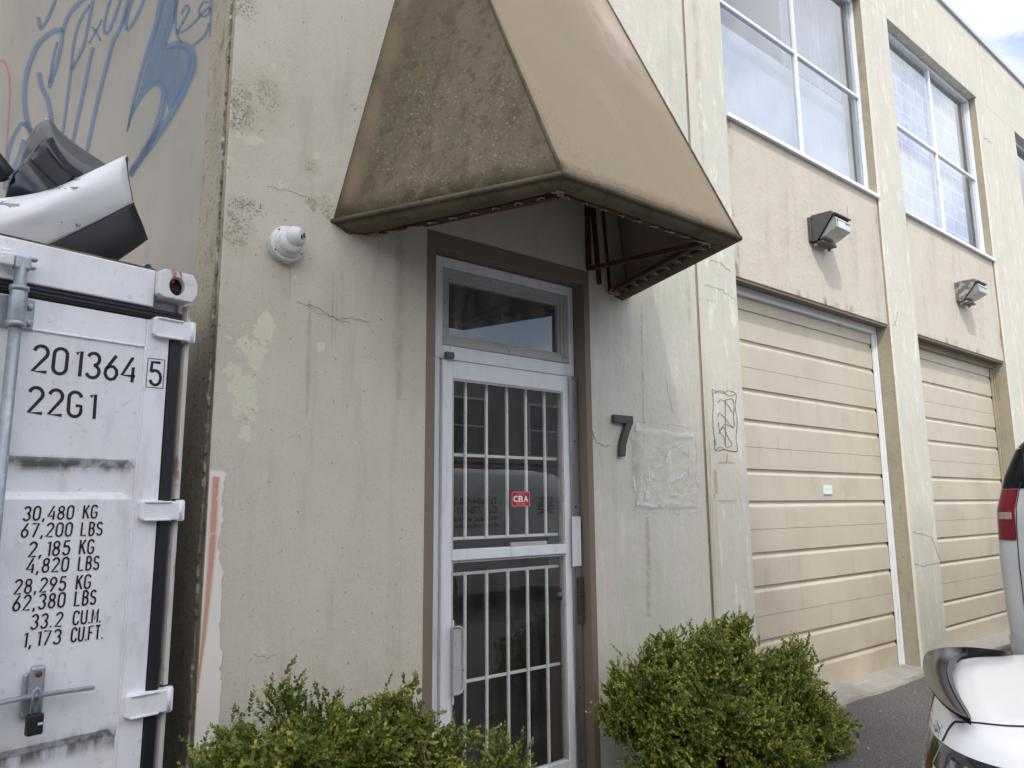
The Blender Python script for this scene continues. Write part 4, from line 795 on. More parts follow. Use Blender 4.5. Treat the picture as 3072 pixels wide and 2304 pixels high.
# door leaf: stile plus stepped panel
s_w = cs(CP(437, 1038))                                                  # weld line between stile and panel
zbead = CP(437, 1040)[2]
k = MB(); cbox(k, s_w, s_g - .002, -.04, .0, .2, zdoor); lf = k.build('door_leaf', m_cw, ct, bevel=.004)
k = MB(); cbox(k, S_L + 1.235, s_w, -.04, -.003, zbead, zdoor); k.build('door_top_rail', m_cw, ct, bevel=.003)
rec = -.036
prof = [(0, zbead - .002), (0, zl1 + .01), (rec, zl1 - .02), (rec, zl2_ + .02), (-.001, zl2_ - .006), (-.001, zl3 + .012), (rec, zl3 - .022), (rec, zl3 - .16), (0, zl3 - .19), (0, .25)]
k = MB(); k.grid([[CL(S_L + 1.235, d - .004, z) for d, z in prof], [CL(s_w - .03, d - .004, z) for d, z in prof], [CL(s_w - .001, min(0, d * .0) - .004, z) for d, z in prof]]); k.build('door_panel', m_cwd, ct)
k = MB(); k.tube([CL(s_w + random.uniform(-.002, .002), -.002, z) for z in np.linspace(.25, zbead, 90)], [.004 + random.uniform(0, .002) for _ in range(90)], 6); k.build('weld_bead', m_cw, ct, True)
k = MB(); k.tube([CL(s, -.002, zbead) for s in np.linspace(S_L + 1.24, s_w, 30)], .005, 6); k.build('weld_bead', m_cw, ct, True)
# left leaf (outside the picture)
k = MB(); cbox(k, S_L + .16, S_L + 1.225, -.04, .0, .2, zdoor); k.build('door_leaf', m_cw, ct, bevel=.004)
k = MB(); cbox(k, S_L + .01, S_L + .15, -.16, .02, .15, ZC - .05); k.build('corner_post', m_cpost, ct)
k = MB(); cbox(k, S_L + .16, S_R - .16, -.1, .02, .0, .19); k.build('sill_beam', m_cw, ct)
# corner castings
c_l = cs(CP(481, 802, .045)); zc1 = CP(481, 802, .045)[2]; zc0 = CP(477, 887, .045)[2]
def casting(s0, s1, z0, z1, hole=True):
    m = MB(); d1 = .045; n = 24; hc_s = (s0 + s1) / 2 - .006; hc_z = (z0 + z1) / 2 - .004; rr = (.030, .036)
    r = .02; outer = []
    for i in range(n):
        t = 2 * math.pi * i / n; cx_, cz_ = math.cos(t), math.sin(t); w2, h2 = (s1 - s0) / 2, (z1 - z0) / 2; f = min(w2 / max(abs(cx_), 1e-6), h2 / max(abs(cz_), 1e-6))
        x, z = cx_ * f, cz_ * f
        if x > w2 - r and abs(z) > h2 - r: x -= .008; z -= .008 * (1 if z > 0 else -1)
        outer.append(((s0 + s1) / 2 + x, (z0 + z1) / 2 + z))
    inner = [(hc_s + rr[0] * math.cos(2 * math.pi * i / n), hc_z + rr[1] * math.sin(2 * math.pi * i / n)) for i in range(n)]
    V = [CL(s, d1, z) for s, z in outer] + [CL(s, d1, z) for s, z in inner] + [CL(s, -.10, z) for s, z in outer] + [CL(s, d1 - .028, z) for s, z in inner]
    F = []
    for i in range(n):
        j_ = (i + 1) % n; F += [(i, j_, n + j_, n + i), (i, 2 * n + i, 2 * n + j_, j_), (n + i, n + j_, 3 * n + j_, 3 * n + i)]
    m.add(V, F); o_ = m.build('corner_casting', M('casting_white', srgb(216, 216, 218), .5, layers=[lay(20, .55, .7, srgb(180, 176, 170), .5), lay(26, .66, .74, srgb(140, 80, 44), .7)], bumps=[(30, .2, .005, (1, 1, 1))]), ct, bevel=.004)
    m = MB(); m.add([CL(hc_s + 1.3 * rr[0] * math.cos(2 * math.pi * i / n), d1 - .034 - .0, hc_z + 1.3 * rr[1] * math.sin(2 * math.pi * i / n)) for i in range(n)] , [tuple(range(n))]); m.build('casting_pocket', M('rusty_dark', srgb(40, 28, 20), .9, layers=[lay(30, .5, .65, srgb(96, 60, 34), .7)]), o_)
    return o_
casting(c_l, S_R, zc0, zc1); casting(S_L, S_L + .178, zc0, zc1)
rb = Rib(lambda u, v: CP(u, v, .047)); rb.stroke([(520, 808, 26), (524, 825, 22), (516, 850, 8)], None, 4); rb.stroke([(540, 815, 12), (545, 838, 5)], None, 4); rb.build('casting_rust', m_rustspot, ct)
# hinge pin channel: white strip stained by rust, in lengths between the hinges
def z_at(u, v): return CP(u, v, .0)[2]
s_p0, s_p1 = cs(CP(553, 1033, 0)), cs(CP(577, 1033, 0))
hz = [(z_at(560, 968), z_at(560, 1029)), (z_at(480, 1501), z_at(480, 1563)), (z_at(430, 2073), z_at(430, 2147)), (.42, .53)]
tops = [zc0 - .004] + [h[1] for h in hz]; bots = [h[0] for h in hz] + [.2]
for i, (t_, b_) in enumerate(zip([zc0 - .004, hz[0][1] - .002, hz[1][1] - .002, hz[2][1] - .002, hz[3][0] - .002], [hz[0][0] + .004, hz[1][0] + .006, hz[2][0] + .006, hz[3][1] + .004, .2])):
    k = MB(); nn = 7; rows = [[], []]
    for j_ in range(nn):
        a = math.pi * j_ / (nn - 1); s = (s_p0 + s_p1) / 2 - math.cos(a) * (s_p1 - s_p0) / 2; d = -.036 + math.sin(a) * .03; rows[0].append(CL(s, d, b_)); rows[1].append(CL(s, d, t_))
    k.grid(rows); k.build('hinge_channel', m_cpost, ct, solid=.003)
for i, (z1, z0) in enumerate(hz):
    sa = cs(CP(451, 1000)); 
    k = MB(); n = 10; pr = [(s_p1 + .003, z1 + .002), (s_g + .06 * 0 + (s_p1 - sa) * .0, z1 + .002)]
    L_ = [(sa, z0 + .012), (sa, z1 - .008), (sa + .012, z1 - .001), (sa + .05, z1 + .001), (sa + (s_p0 - sa) * .8, z1 - .004), (s_p1 + .002, z1 - .003), (s_p1 + .002, z0), (sa + (s_p0 - sa) * .8, z0 + .004), (sa + .04, z0 + .001), (sa + .012, z0 + .003)]
    n = len(L_); k.add([CL(s, .022, z) for s, z in L_] + [CL(s, -.03, z) for s, z in L_], [tuple(range(n))[::-1], tuple(range(n, 2 * n))] + [(i_, (i_ + 1) % n, (i_ + 1) % n + n, i_ + n) for i_ in range(n)])
    hg = k.build('hinge', m_cw, ct, bevel=.005)
    for qa, qb in ((z0 + .001, z0 + .009), (z1 - .010, z1 - .003)): k = MB(); cbox(k, sa + .015, s_p0 - .02, .0215, .030, qa, qb); k.build('hinge_rib', m_cw, hg, bevel=.003)
    k = MB(); k.tube([CL((s_p0 + s_p1) / 2 + .002, .008, z0 - .001), CL((s_p0 + s_p1) / 2 + .002, .008, z1 + .001)], .016, 14); k.build('hinge_knuckle', m_cw, hg, True)
# locking bar, keepers and handle
lb_s = cs(CP(53, 830, .05)); lb2 = cs(CP(5, 1468, .05)); lb_s = (lb_s + lb2) / 2 if abs(lb_s - lb2) < .05 else lb_s
zk1, zk0 = CP(45, 860, .05)[2], CP(40, 975, .05)[2]
k = MB(); k.tube([CL(lb_s, .05, .2), CL(lb_s, .05, CP(53, 790, .05)[2])], .0185, 18); bar = k.build('locking_bar', m_galv, ct, True)
k = MB(); k.tube([CL(lb_s, .05, zk0), CL(lb_s, .05, zk1)], .026, 20); k.build('bar_keeper', m_galv, bar, True, bevel=.003)
for qz in (zk0, zk1 - .008): k = MB(); k.tube([CL(lb_s, .05, qz - .004), CL(lb_s, .05, qz + .012)], .029, 20); k.build('keeper_collar', m_galv, bar, True)
k = MB(); cbox(k, lb_s - .065, lb_s + .062, .001, .010, zk0 + .0, zk1 - .022); k.build('keeper_plate', m_galv, ct, bevel=.008)
for ds in (-.052, .048):
    for z in (zk0 + .022, zk1 - .05):
        k = MB(); k.lathe([(.011, 0), (.011, .008), (.006, .010)], CL(lb_s + ds, .010, z), CN, 6); k.build('bolt', m_galv, ct)
zc_ = CP(55, 790, .05)[2]
k = MB(); cbox(k, lb_s - .022, lb_s + .024, .03, .068, zc_ - .02, zc_ + .025); cbox(k, lb_s + .012, lb_s + .042, .035, .06, zc_ - .012, zc_ + .0); cbox(k, lb_s + .015, lb_s + .045, .035, .06, zc_ + .016, zc_ + .03); k.build('bar_cam', m_galv, ct, bevel=.007)
k = MB(); cbox(k, lb_s - .065, lb_s - .022, .02, .062, zc_ - .015, zc_ + .03); cbox(k, lb_s - .06, lb_s - .03, .02, .05, zc_ + .03, zc_ + .045); k.build('cam_keeper', m_cw, ct, bevel=.008)
# handle with hasp
h0, h1, h2 = CP(-120, 2135, .05), CP(110, 2085, .05), CP(282, 2062, .05)
k = MB(); k.bar(h0, h1, .012, .026, tuple(CN)); k.bar(h1 * .9 + h0 * .1, h2, .012, .020, tuple(CN)); hd = k.build('door_handle', m_galv, ct, bevel=.003)
a = CP(98, 2080, .012); 
k = MB(); ss = cs(a); zz_ = a[2]; cbox(k, ss - .032, ss + .032, .0, .018, zz_ - .075, zz_ + .065); k.build('hasp_plate', m_galv, hd, bevel=.014)
k = MB(); cbox(k, ss - .020, ss + .026, .018, .040, zz_ - .02, zz_ + .088); hs = k.build('hasp_tongue', m_galv, hd, bevel=.012)
k = MB(); k.lathe([(.009, 0), (.009, .004), (.004, .006)], CL(ss + .003, .040, zz_ + .062), CN, 16); k.build('rivet', M('red_rivet', srgb(104, 56, 48), .6), hs, True)
# padlock hanging from the handle
pz = CP(100, 2120, .06)[2]; ps = cs(CP(100, 2120, .06))
pk = thing('padlock', 'small black padlock hanging from the container door handle', 'padlock', CL(ps + .006, .06, pz - .08))
k = MB(); cbox(k, ps - .016, ps + .030, .045, .075, pz - .085, pz - .022); k.build('lock_body', M('black_rubber', (.015, .015, .016), .6), pk, bevel=.006)
k = MB(); cbox(k, ps + .012, ps + .026, .0755, .0765, pz - .055, pz - .048); k.build('lock_label', m_tape, pk)
k = MB(); k.tube([CL(ps - .004, .06, pz - .022), CL(ps - .004, .06, pz + .03), CL(ps + .001, .06, pz + .048), CL(ps + .007, .06, pz + .054), CL(ps + .013, .06, pz + .048), CL(ps + .018, .06, pz + .03), CL(ps + .018, .06, pz - .022)], .0048, 10); k.build('shackle', m_galv, pk, True)

# ---- stencilled lettering: a single-stroke face with rounded, narrow forms
def arc(cx, cy, rx, ry, a0, a1, n=9): return [(cx + rx * math.cos(R(a0 + (a1 - a0) * i / n)), cy + ry * math.sin(R(a0 + (a1 - a0) * i / n))) for i in range(n + 1)]
GL = {'0': [arc(.25, .75, .23, .23, 0, 180) + arc(.25, .25, .23, .23, 180, 360) + [(.48, .75)]], '1': [[(.12, .86), (.30, .98), (.30, 0)]], '2': [arc(.25, .74, .23, .24, 170, -30) + [(.02, .02), (.5, .02)]],
      '3': [arc(.24, .74, .22, .24, 160, -80) + arc(.24, .26, .24, .25, 80, -160)], '4': [[(.42, 0), (.42, .62)], [(.42, .98), (.36, .98), (.0, .26), (.52, .26)]], '5': [[(.46, .97), (.10, .97), (.06, .56)] + arc(.24, .33, .24, .31, 125, -160)],
      '6': [[(.40, 1.0), (.05, .42)] + arc(.25, .29, .23, .27, 150, 510)], '7': [[(.0, .97), (.48, .97), (.16, 0)]], '8': [arc(.25, .75, .20, .22, -90, 270), arc(.25, .27, .23, .255, 90, 450)], '9': [[(.10, 0), (.45, .58)] + arc(.25, .71, .23, .27, -30, 330)],
      'K': [[(.04, 0), (.04, 1)], [(.46, 1), (.05, .42)], [(.2, .6), (.48, 0)]], 'G': [arc(.25, .75, .23, .23, 10, 180) + arc(.25, .25, .23, .23, 180, 360) + [(.48, .45), (.28, .45)]], 'L': [[(.05, 1), (.05, .02), (.46, .02)]],
      'B': [[(.05, 0), (.05, 1)], [(.05, .98), (.24, .98)] + arc(.24, .76, .2, .22, 90, -90) + [(.05, .54)], [(.24, .53)] + arc(.24, .275, .23, .255, 90, -90) + [(.05, .02)]], 'S': [arc(.25, .75, .21, .23, 20, 250) + arc(.25, .26, .22, .24, 70, -160)],
      'C': [arc(.25, .75, .22, .23, 0, 180) + arc(.25, .25, .22, .23, 180, 360)], 'U': [[(.03, 1), (.03, .25)] + arc(.25, .25, .22, .23, 180, 360) + [(.47, 1)]], 'M': [[(.03, 0), (.03, 1), (.27, .25), (.51, 1), (.51, 0)]], 'F': [[(.05, 0), (.05, .98), (.45, .98)], [(.05, .53), (.38, .53)]], 'T': [[(0, .98), (.46, .98)], [(.23, .98), (.23, 0)]],
      '.': [[(.05, .0), (.05, .10)]], ',': [[(.10, .12), (.02, -.14)]]}
def stencil(txt, bl, br, tl, name, wid=.15, adv=.66, narrow=.30, TD=-.003):
    """bl, br: pixels of the baseline's two ends, tl: pixel of the top of its start"""
    A = CP(*bl, TD); B = CP(*br, TD); T = CP(*tl, TD); X = B - A; Y = T - A
    cells = []; x = 0
    for ch in txt:
        w_ = {'.': narrow, ',': narrow, '1': .52}.get(ch, adv); cells.append((ch, x)); x += w_
    tot = x - (adv - .5) if txt[-1] not in '.,' else x - narrow + .1
    hx = np.linalg.norm(Y); k = hx; sx_ = np.linalg.norm(X) / tot; ex = X / np.linalg.norm(X); ey = Y / hx
    for ch, x0 in cells:
        r_ = Rib(lambda a, b: A + ex * a * sx_ + ey * b * hx if False else A + ex * a + ey * b)
        for st_ in GL[ch]: r_.stroke([((x0 + p[0]) * sx_, p[1] * hx) for p in st_], wid * hx * .9, 0)
        r_.build(name, m_ink, lf)
z2 = lambda x, y: (x / 2.16, 700 + y / 2.16); z3 = lambda x, y: (x / 1.835, 1400 + y / 1.835)
stencil('201364', z2(205, 893), z2(868, 968), z2(225, 720), 'numeral', .14, .68)
stencil('5', z2(968, 984), z2(1043, 990), z2(972, 828), 'numeral', .14, TD=.001)
stencil('22G1', z2(178, 1162), z2(613, 1203), z2(192, 990), 'letter', .14, .70)
bx_ = Rib(lambda u, v: CP(u, v, .001)); q = [z2(960, 808), z2(1068, 822), z2(1055, 1006), z2(946, 995)]
for a, b in zip(q, q[1:] + q[:1]): bx_.stroke([a, b], 2.2, 0)
bx_.build('check_digit_box', m_ink, lf)
for num, unit, yl, yr, xn, xu in (('30,480', 'KG', (297, 220), (283, 215), (130, 400), (455, 532)), ('67,200', 'LBS', (390, 312), (377, 303), (118, 392), (443, 560)), ('2,185', 'KG', (498, 415), (478, 405), (160, 380), (435, 513)), ('4,820', 'LBS', (587, 507), (566, 492), (148, 372), (428, 542)),
                                  ('28,295', 'KG', (704, 622), (670, 595), (80, 358), (417, 495)), ('62,380', 'LBS', (797, 712), (757, 683), (72, 352), (408, 525)), ('33.2', 'CU.M.', (896, 815), (856, 783), (172, 338), (400, 552)), ('1,173', 'CU.FT.', (998, 915), (946, 868), (120, 330), (390, 565))):
    x0, x1 = xn[0], xu[1]; yb = lambda x: yl[0] + (yr[0] - yl[0]) * (x - x0) / (x1 - x0)
    stencil(num, z3(xn[0] - 4, yb(xn[0])), z3(xn[1], yb(xn[1])), z3(xn[0] + 8, yl[1]), 'numeral', .14, .74, .40)
    hu = yl[0] - yl[1]; stencil(unit, z3(xu[0], yb(xu[0])), z3(xu[1], yb(xu[1])), z3(xu[0] + 8, yb(xu[0]) - hu * .95), 'letter', .14, .70, .26)

# ================================================================== CAR BUMPERS AND A PIPE ON THE CONTAINER ROOF
def depth_pt(u, v, d): return CP(u, v, d)
def shell(name, rows, mat, label, cat, th=.006, group=None, parent=None, sub=1, mats=None, mrow=None):
    """rows of (u, v, d): d is metres in front of the container's door plane (negative: back over the roof)"""
    P_ = [[depth_pt(*p) for p in smooth_poly(r_, 4)] for r_ in rows]
    # smooth between the rows as well
    T_ = list(zip(*P_)); T_ = [smooth_poly(list(c), 4) for c in T_]; P_ = list(zip(*T_))
    k = MB(); k.grid([list(r_) for r_ in P_])
    if mrow is not None:
        nr = len(P_) - 1; nc = len(P_[0]) - 1
        k.mi = [1 if i >= mrow * 4 else 0 for i in range(nr) for _ in range(nc)]
    o = k.build(name, mats or mat, parent, True, solid=th)
    if label: tag(o, label, cat, group)
    return o
z7 = lambda x, y: (x / 2.7657, 300 + y / 2.7657)
def zr(d, *pts): return [(*z7(x, y), d_ if isinstance(d, type(None)) else d + d_) for x, y, d_ in pts]
m_bw = M('bumper_white', srgb(222, 223, 226), .35, layers=[lay(1.5, .45, .7, srgb(206, 207, 210), .7), lay(24, .70, .73, srgb(120, 124, 134), .9, (1, 1, 1), det=6, grow=.26, spots=[(CP(170, 597, -.2)[0], CP(170, 597, -.2)[1], CP(170, 597, -.2)[2], .12, .3, .035), (CP(230, 573, -.2)[0], CP(230, 573, -.2)[1], CP(230, 573, -.2)[2], .08, .3, .02), (CP(40, 650, -.2)[0], CP(40, 650, -.2)[1], CP(40, 650, -.2)[2], .2, .3, .02)]),
    lay(60, .70, .76, srgb(70, 74, 84), .8, det=4, grow=.24, spots=[(CP(180, 600, -.2)[0], CP(180, 600, -.2)[1], CP(180, 600, -.2)[2], .2, .3, .03), (CP(200, 705, -.2)[0], CP(200, 705, -.2)[1], CP(200, 705, -.2)[2], .12, .3, .02)])], spec=.5, coat=.3)
m_bb = M('bumper_black', (.014, .014, .017), .5, bumps=[(150, .2, .002, (1, 1, 1))])
m_navy = M('bumper_navy', (.006, .007, .022), .25, spec=.5, coat=.3)
m_grey = M('bumper_grey', srgb(92, 94, 98), .35, layers=[lay(3, .4, .7, srgb(76, 78, 82), .8)], spec=.5, coat=.4)
m_bk2 = M('bumper_inner_black', (.008, .008, .010), .45)
# the roof surface behind the door edge is at z = ZC
bump = tag(shell('car_bumper', [zr(-.10, (-260, 860, -.1), (0, 835, -.06), (250, 800, -.03), (480, 740, -.02), (760, 610, -.02), (1055, 470, -.05)),
                            zr(-.10, (-260, 905, -.04), (0, 905, .0), (250, 855, .02), (480, 775, .04), (760, 650, .03), (1040, 500, .0)),
                            zr(-.10, (-260, 1010, .0), (0, 1005, .03), (260, 940, .05), (490, 850, .06), (770, 740, .05), (1050, 640, .01)),
                            zr(-.10, (-260, 1150, .0), (0, 1140, .02), (280, 1060, .03), (500, 1000, .04), (790, 900, .03), (1075, 780, .0)),
                            zr(-.10, (-260, 1330, -.03), (0, 1300, -.01), (290, 1245, .0), (500, 1150, .01), (800, 1010, .0), (1088, 855, -.02))], m_bw, None, None, th=.008),
           'scratched white car bumper with black lower lip lying across the container roof edge', 'car bumper')
shell('end_flange', [zr(-.10, (1055, 470, -.05), (1035, 530, -.02), (1050, 660, .0), (1075, 780, -.01), (1090, 852, -.02)), zr(-.10, (1068, 480, -.10), (1062, 540, -.09), (1072, 650, -.08), (1092, 760, -.08), (1108, 838, -.08))], m_bb, None, None, parent=bump)
shell('lower_valance', [zr(-.10, (290, 1250, .0), (500, 1155, .008), (800, 1015, .004), (1100, 852, -.02)), zr(-.10, (500, 1300, -.0), (640, 1240, .01), (900, 1110, .01), (1130, 985, -.02)), zr(-.10, (640, 1400, -.02), (720, 1340, -.0), (960, 1220, .0), (1190, 1095, -.03)), zr(-.12, (700, 1480, -.03), (850, 1390, -.02), (1010, 1290, -.02), (1212, 1145, -.05))], m_bb, None, None, parent=bump, th=.01)
shell('lower_valance', [zr(-.10, (1104, 852, -.02), (1140, 940, -.02), (1190, 1060, -.03), (1214, 1145, -.05)), zr(-.16, (1112, 850, -.04), (1146, 940, -.04), (1196, 1060, -.05), (1216, 1140, -.07))], m_bb, None, None, parent=bump)
shell('car_bumper', [zr(-.45, (370, 145, .0), (480, 270, .0), (640, 400, .0), (860, 545, .0), (1000, 640, 0)), zr(-.42, (395, 165, .0), (490, 320, .01), (640, 450, .01), (850, 580, .0), (1000, 690, 0)), zr(-.40, (290, 230, .0), (400, 380, .02), (560, 520, .02), (760, 650, .0), (950, 760, 0)), zr(-.40, (215, 370, .0), (300, 500, .01), (420, 640, .01), (560, 760, .0), (700, 860, 0)), zr(-.42, (160, 560, -.02), (220, 640, .0), (320, 740, .0), (420, 830, .0), (520, 920, 0))], m_grey, 'glossy grey car bumper standing behind the dark ones on the container', 'car bumper', th=.012)
shell('car_bumper', [zr(-.34, (418, 315, .0), (470, 420, .0), (560, 540, .0), (680, 630, .0), (760, 720, 0)), zr(-.31, (340, 350, .0), (430, 480, .01), (540, 600, .01), (650, 690, .0), (720, 760, 0)), zr(-.31, (265, 450, .0), (300, 560, .01), (390, 680, .01), (500, 770, .0), (600, 850, 0)), zr(-.33, (200, 540, -.01), (260, 640, .0), (350, 750, .0), (450, 830, .0), (540, 910, 0))], m_navy, 'navy blue car bumper with an open black recess tucked behind the white one', 'car bumper', th=.012)
shell('car_bumper', [zr(-.24, (235, 500, .0), (300, 560, .0), (400, 660, .0), (490, 740, .0), (560, 820, 0)), zr(-.21, (170, 560, .0), (240, 650, .01), (330, 740, .01), (420, 810, .0), (480, 880, 0)), zr(-.21, (100, 640, .0), (150, 740, .01), (220, 820, .01), (290, 880, .0), (350, 940, 0)), zr(-.23, (50, 830, .0), (80, 880, .0), (130, 930, .0), (180, 980, .0), (230, 1020, 0))], m_navy, 'navy blue bumper corner with a clip leaning in front of the grey one', 'car bumper', th=.012)
shell('car_bumper', [zr(-.27, (385, 395, .0), (440, 470, .0), (520, 560, .0), (620, 640, .0)), zr(-.25, (270, 500, .0), (340, 590, .0), (430, 680, .0), (530, 740, .0)), zr(-.26, (280, 540, .0), (340, 640, .0), (420, 720, .0), (510, 780, .0))], m_bk2, 'black plastic grille surround nested inside the navy bumper', 'car trim', th=.008)
shell('car_bumper', [zr(-.2, (-160, 300, .0), (-60, 400, .0), (0, 480, .0), (98, 603, .0)), zr(-.18, (-160, 420, .0), (-60, 500, .0), (0, 560, .01), (70, 625, .0)), zr(-.2, (-160, 600, .0), (-80, 660, .0), (0, 668, .0), (60, 630, .0))], m_bk2, 'black bumper end jutting in beside the graffiti', 'car bumper', th=.012)
a = CP(447, 797, -.03); k = MB(); pv = np.array(CL(cs(a), -.03, ZC + .018)); pe = np.array(CL(cs(a) - .12, -1.6, ZC + .018)); n = 18
ax_ = (pv - pe) / np.linalg.norm(pv - pe)
k.lathe([(.0175, 0), (.0175, 1.57), (.0150, 1.57), (.0150, 1.45)], pe, ax_, 18); tag(k.build('metal_pipe', m_galv, None, True), 'hollow grey metal pipe lying on the container roof by the corner casting', 'pipe')

# ================================================================== SHRUBS
def leaf_mat(name, c1, c2, c3):
    m = bpy.data.materials.new(name); m.use_nodes = True; n = m.node_tree; N = n.nodes.new; K = n.links.new; b = n.nodes['Principled BSDF']
    g_ = N('ShaderNodeNewGeometry'); cr_ = N('ShaderNodeValToRGB'); e = cr_.color_ramp.elements; e[0].color = (*c1, 1); e[1].color = (*c3, 1); q = e.new(.6); q.color = (*c2, 1)
    tcn = N('ShaderNodeTexCoord'); nz_ = N('ShaderNodeTexNoise'); nz_.inputs['Scale'].default_value = 7; K(tcn.outputs['Object'], nz_.inputs[0])
    ad = N('ShaderNodeMath'); ad.operation = 'MULTIPLY_ADD'; K(g_.outputs['Random Per Island'], ad.inputs[0]); ad.inputs[1].default_value = .55; mm = N('ShaderNodeMapRange'); K(nz_.outputs[0], mm.inputs[0]); mm.inputs[1].default_value = .3; mm.inputs[2].default_value = .7; mm.inputs[4].default_value = .5; K(mm.outputs[0], ad.inputs[2])
    K(ad.outputs[0], cr_.inputs[0]); att = N('ShaderNodeAttribute'); att.attribute_name = 'tip'; tm = N('ShaderNodeMix'); tm.data_type = 'RGBA'; K(att.outputs['Fac'], tm.inputs[0]); K(cr_.outputs[0], tm.inputs[6]); tm.inputs[7].default_value = (.50, .50, .10, 1); K(tm.outputs[2], b.inputs['Base Color']); b.inputs['Roughness'].default_value = .42; b.inputs['Specular IOR Level'].default_value = .45
    b.inputs['Transmission Weight'].default_value = 0
    tr = N('ShaderNodeBsdfTranslucent'); K(tm.outputs[2], tr.inputs[0]); x = N('ShaderNodeMixShader'); x.inputs[0].default_value = .22; o = n.nodes['Material Output']; K(b.outputs[0], x.inputs[1]); K(tr.outputs[0], x.inputs[2]); K(x.outputs[0], o.inputs[0]); return m
m_leaf = leaf_mat('boxwood_leaf', (.045, .080, .016), (.14, .195, .034), (.29, .33, .07))
m_stem = M('twig_bark', srgb(110, 92, 66), .9)
def frames(d):
    """right-handed frames for unit directions d (n,3)"""
    up = np.tile(np.array([0, 0, 1.0]), (len(d), 1)); up[np.abs(d[:, 2]) > .95] = (1, 0, 0)
    a = np.cross(up, d); a /= np.linalg.norm(a, axis=1)[:, None]; b = np.cross(d, a); return a, b
def sprig(nl=9, L_=.085, ll=.0175, lw=.0115, seed=0):
    """leaves of one shoot growing along +z: arrays of leaf (base, dir, side, length, width)"""
    r_ = np.random.default_rng(seed); B = []; Dd = []; S_ = []; Ls = []; TP = []
    for i in range(nl):
        z = L_ * (i + .6) / nl; az = r_.uniform(0, math.pi)
        for sgn in (0, math.pi):
            a = az + sgn + r_.normal(0, .25); el = R(38 + 25 * i / nl) + r_.normal(0, .2)
            d = np.array([math.cos(a) * math.cos(el), math.sin(a) * math.cos(el), math.sin(el)]); s_ = np.array([-math.sin(a), math.cos(a), 0]) + r_.normal(0, .35, 3)
            s_ -= d * s_.dot(d); s_ /= np.linalg.norm(s_); TP.append(max(0, (i - nl * .45) / (nl * .55))); B.append((0, 0, z)); Dd.append(d); S_.append(s_); Ls.append(r_.uniform(.75, 1.15) * (1 if i < nl - 2 else .7))
    return np.array(B), np.array(Dd), np.array(S_), np.array(Ls) * ll, np.array(Ls) * lw, np.array(TP)
SPR = [sprig(seed=i, nl=8 + i % 3, L_=.07 + .008 * (i % 4)) for i in range(8)]
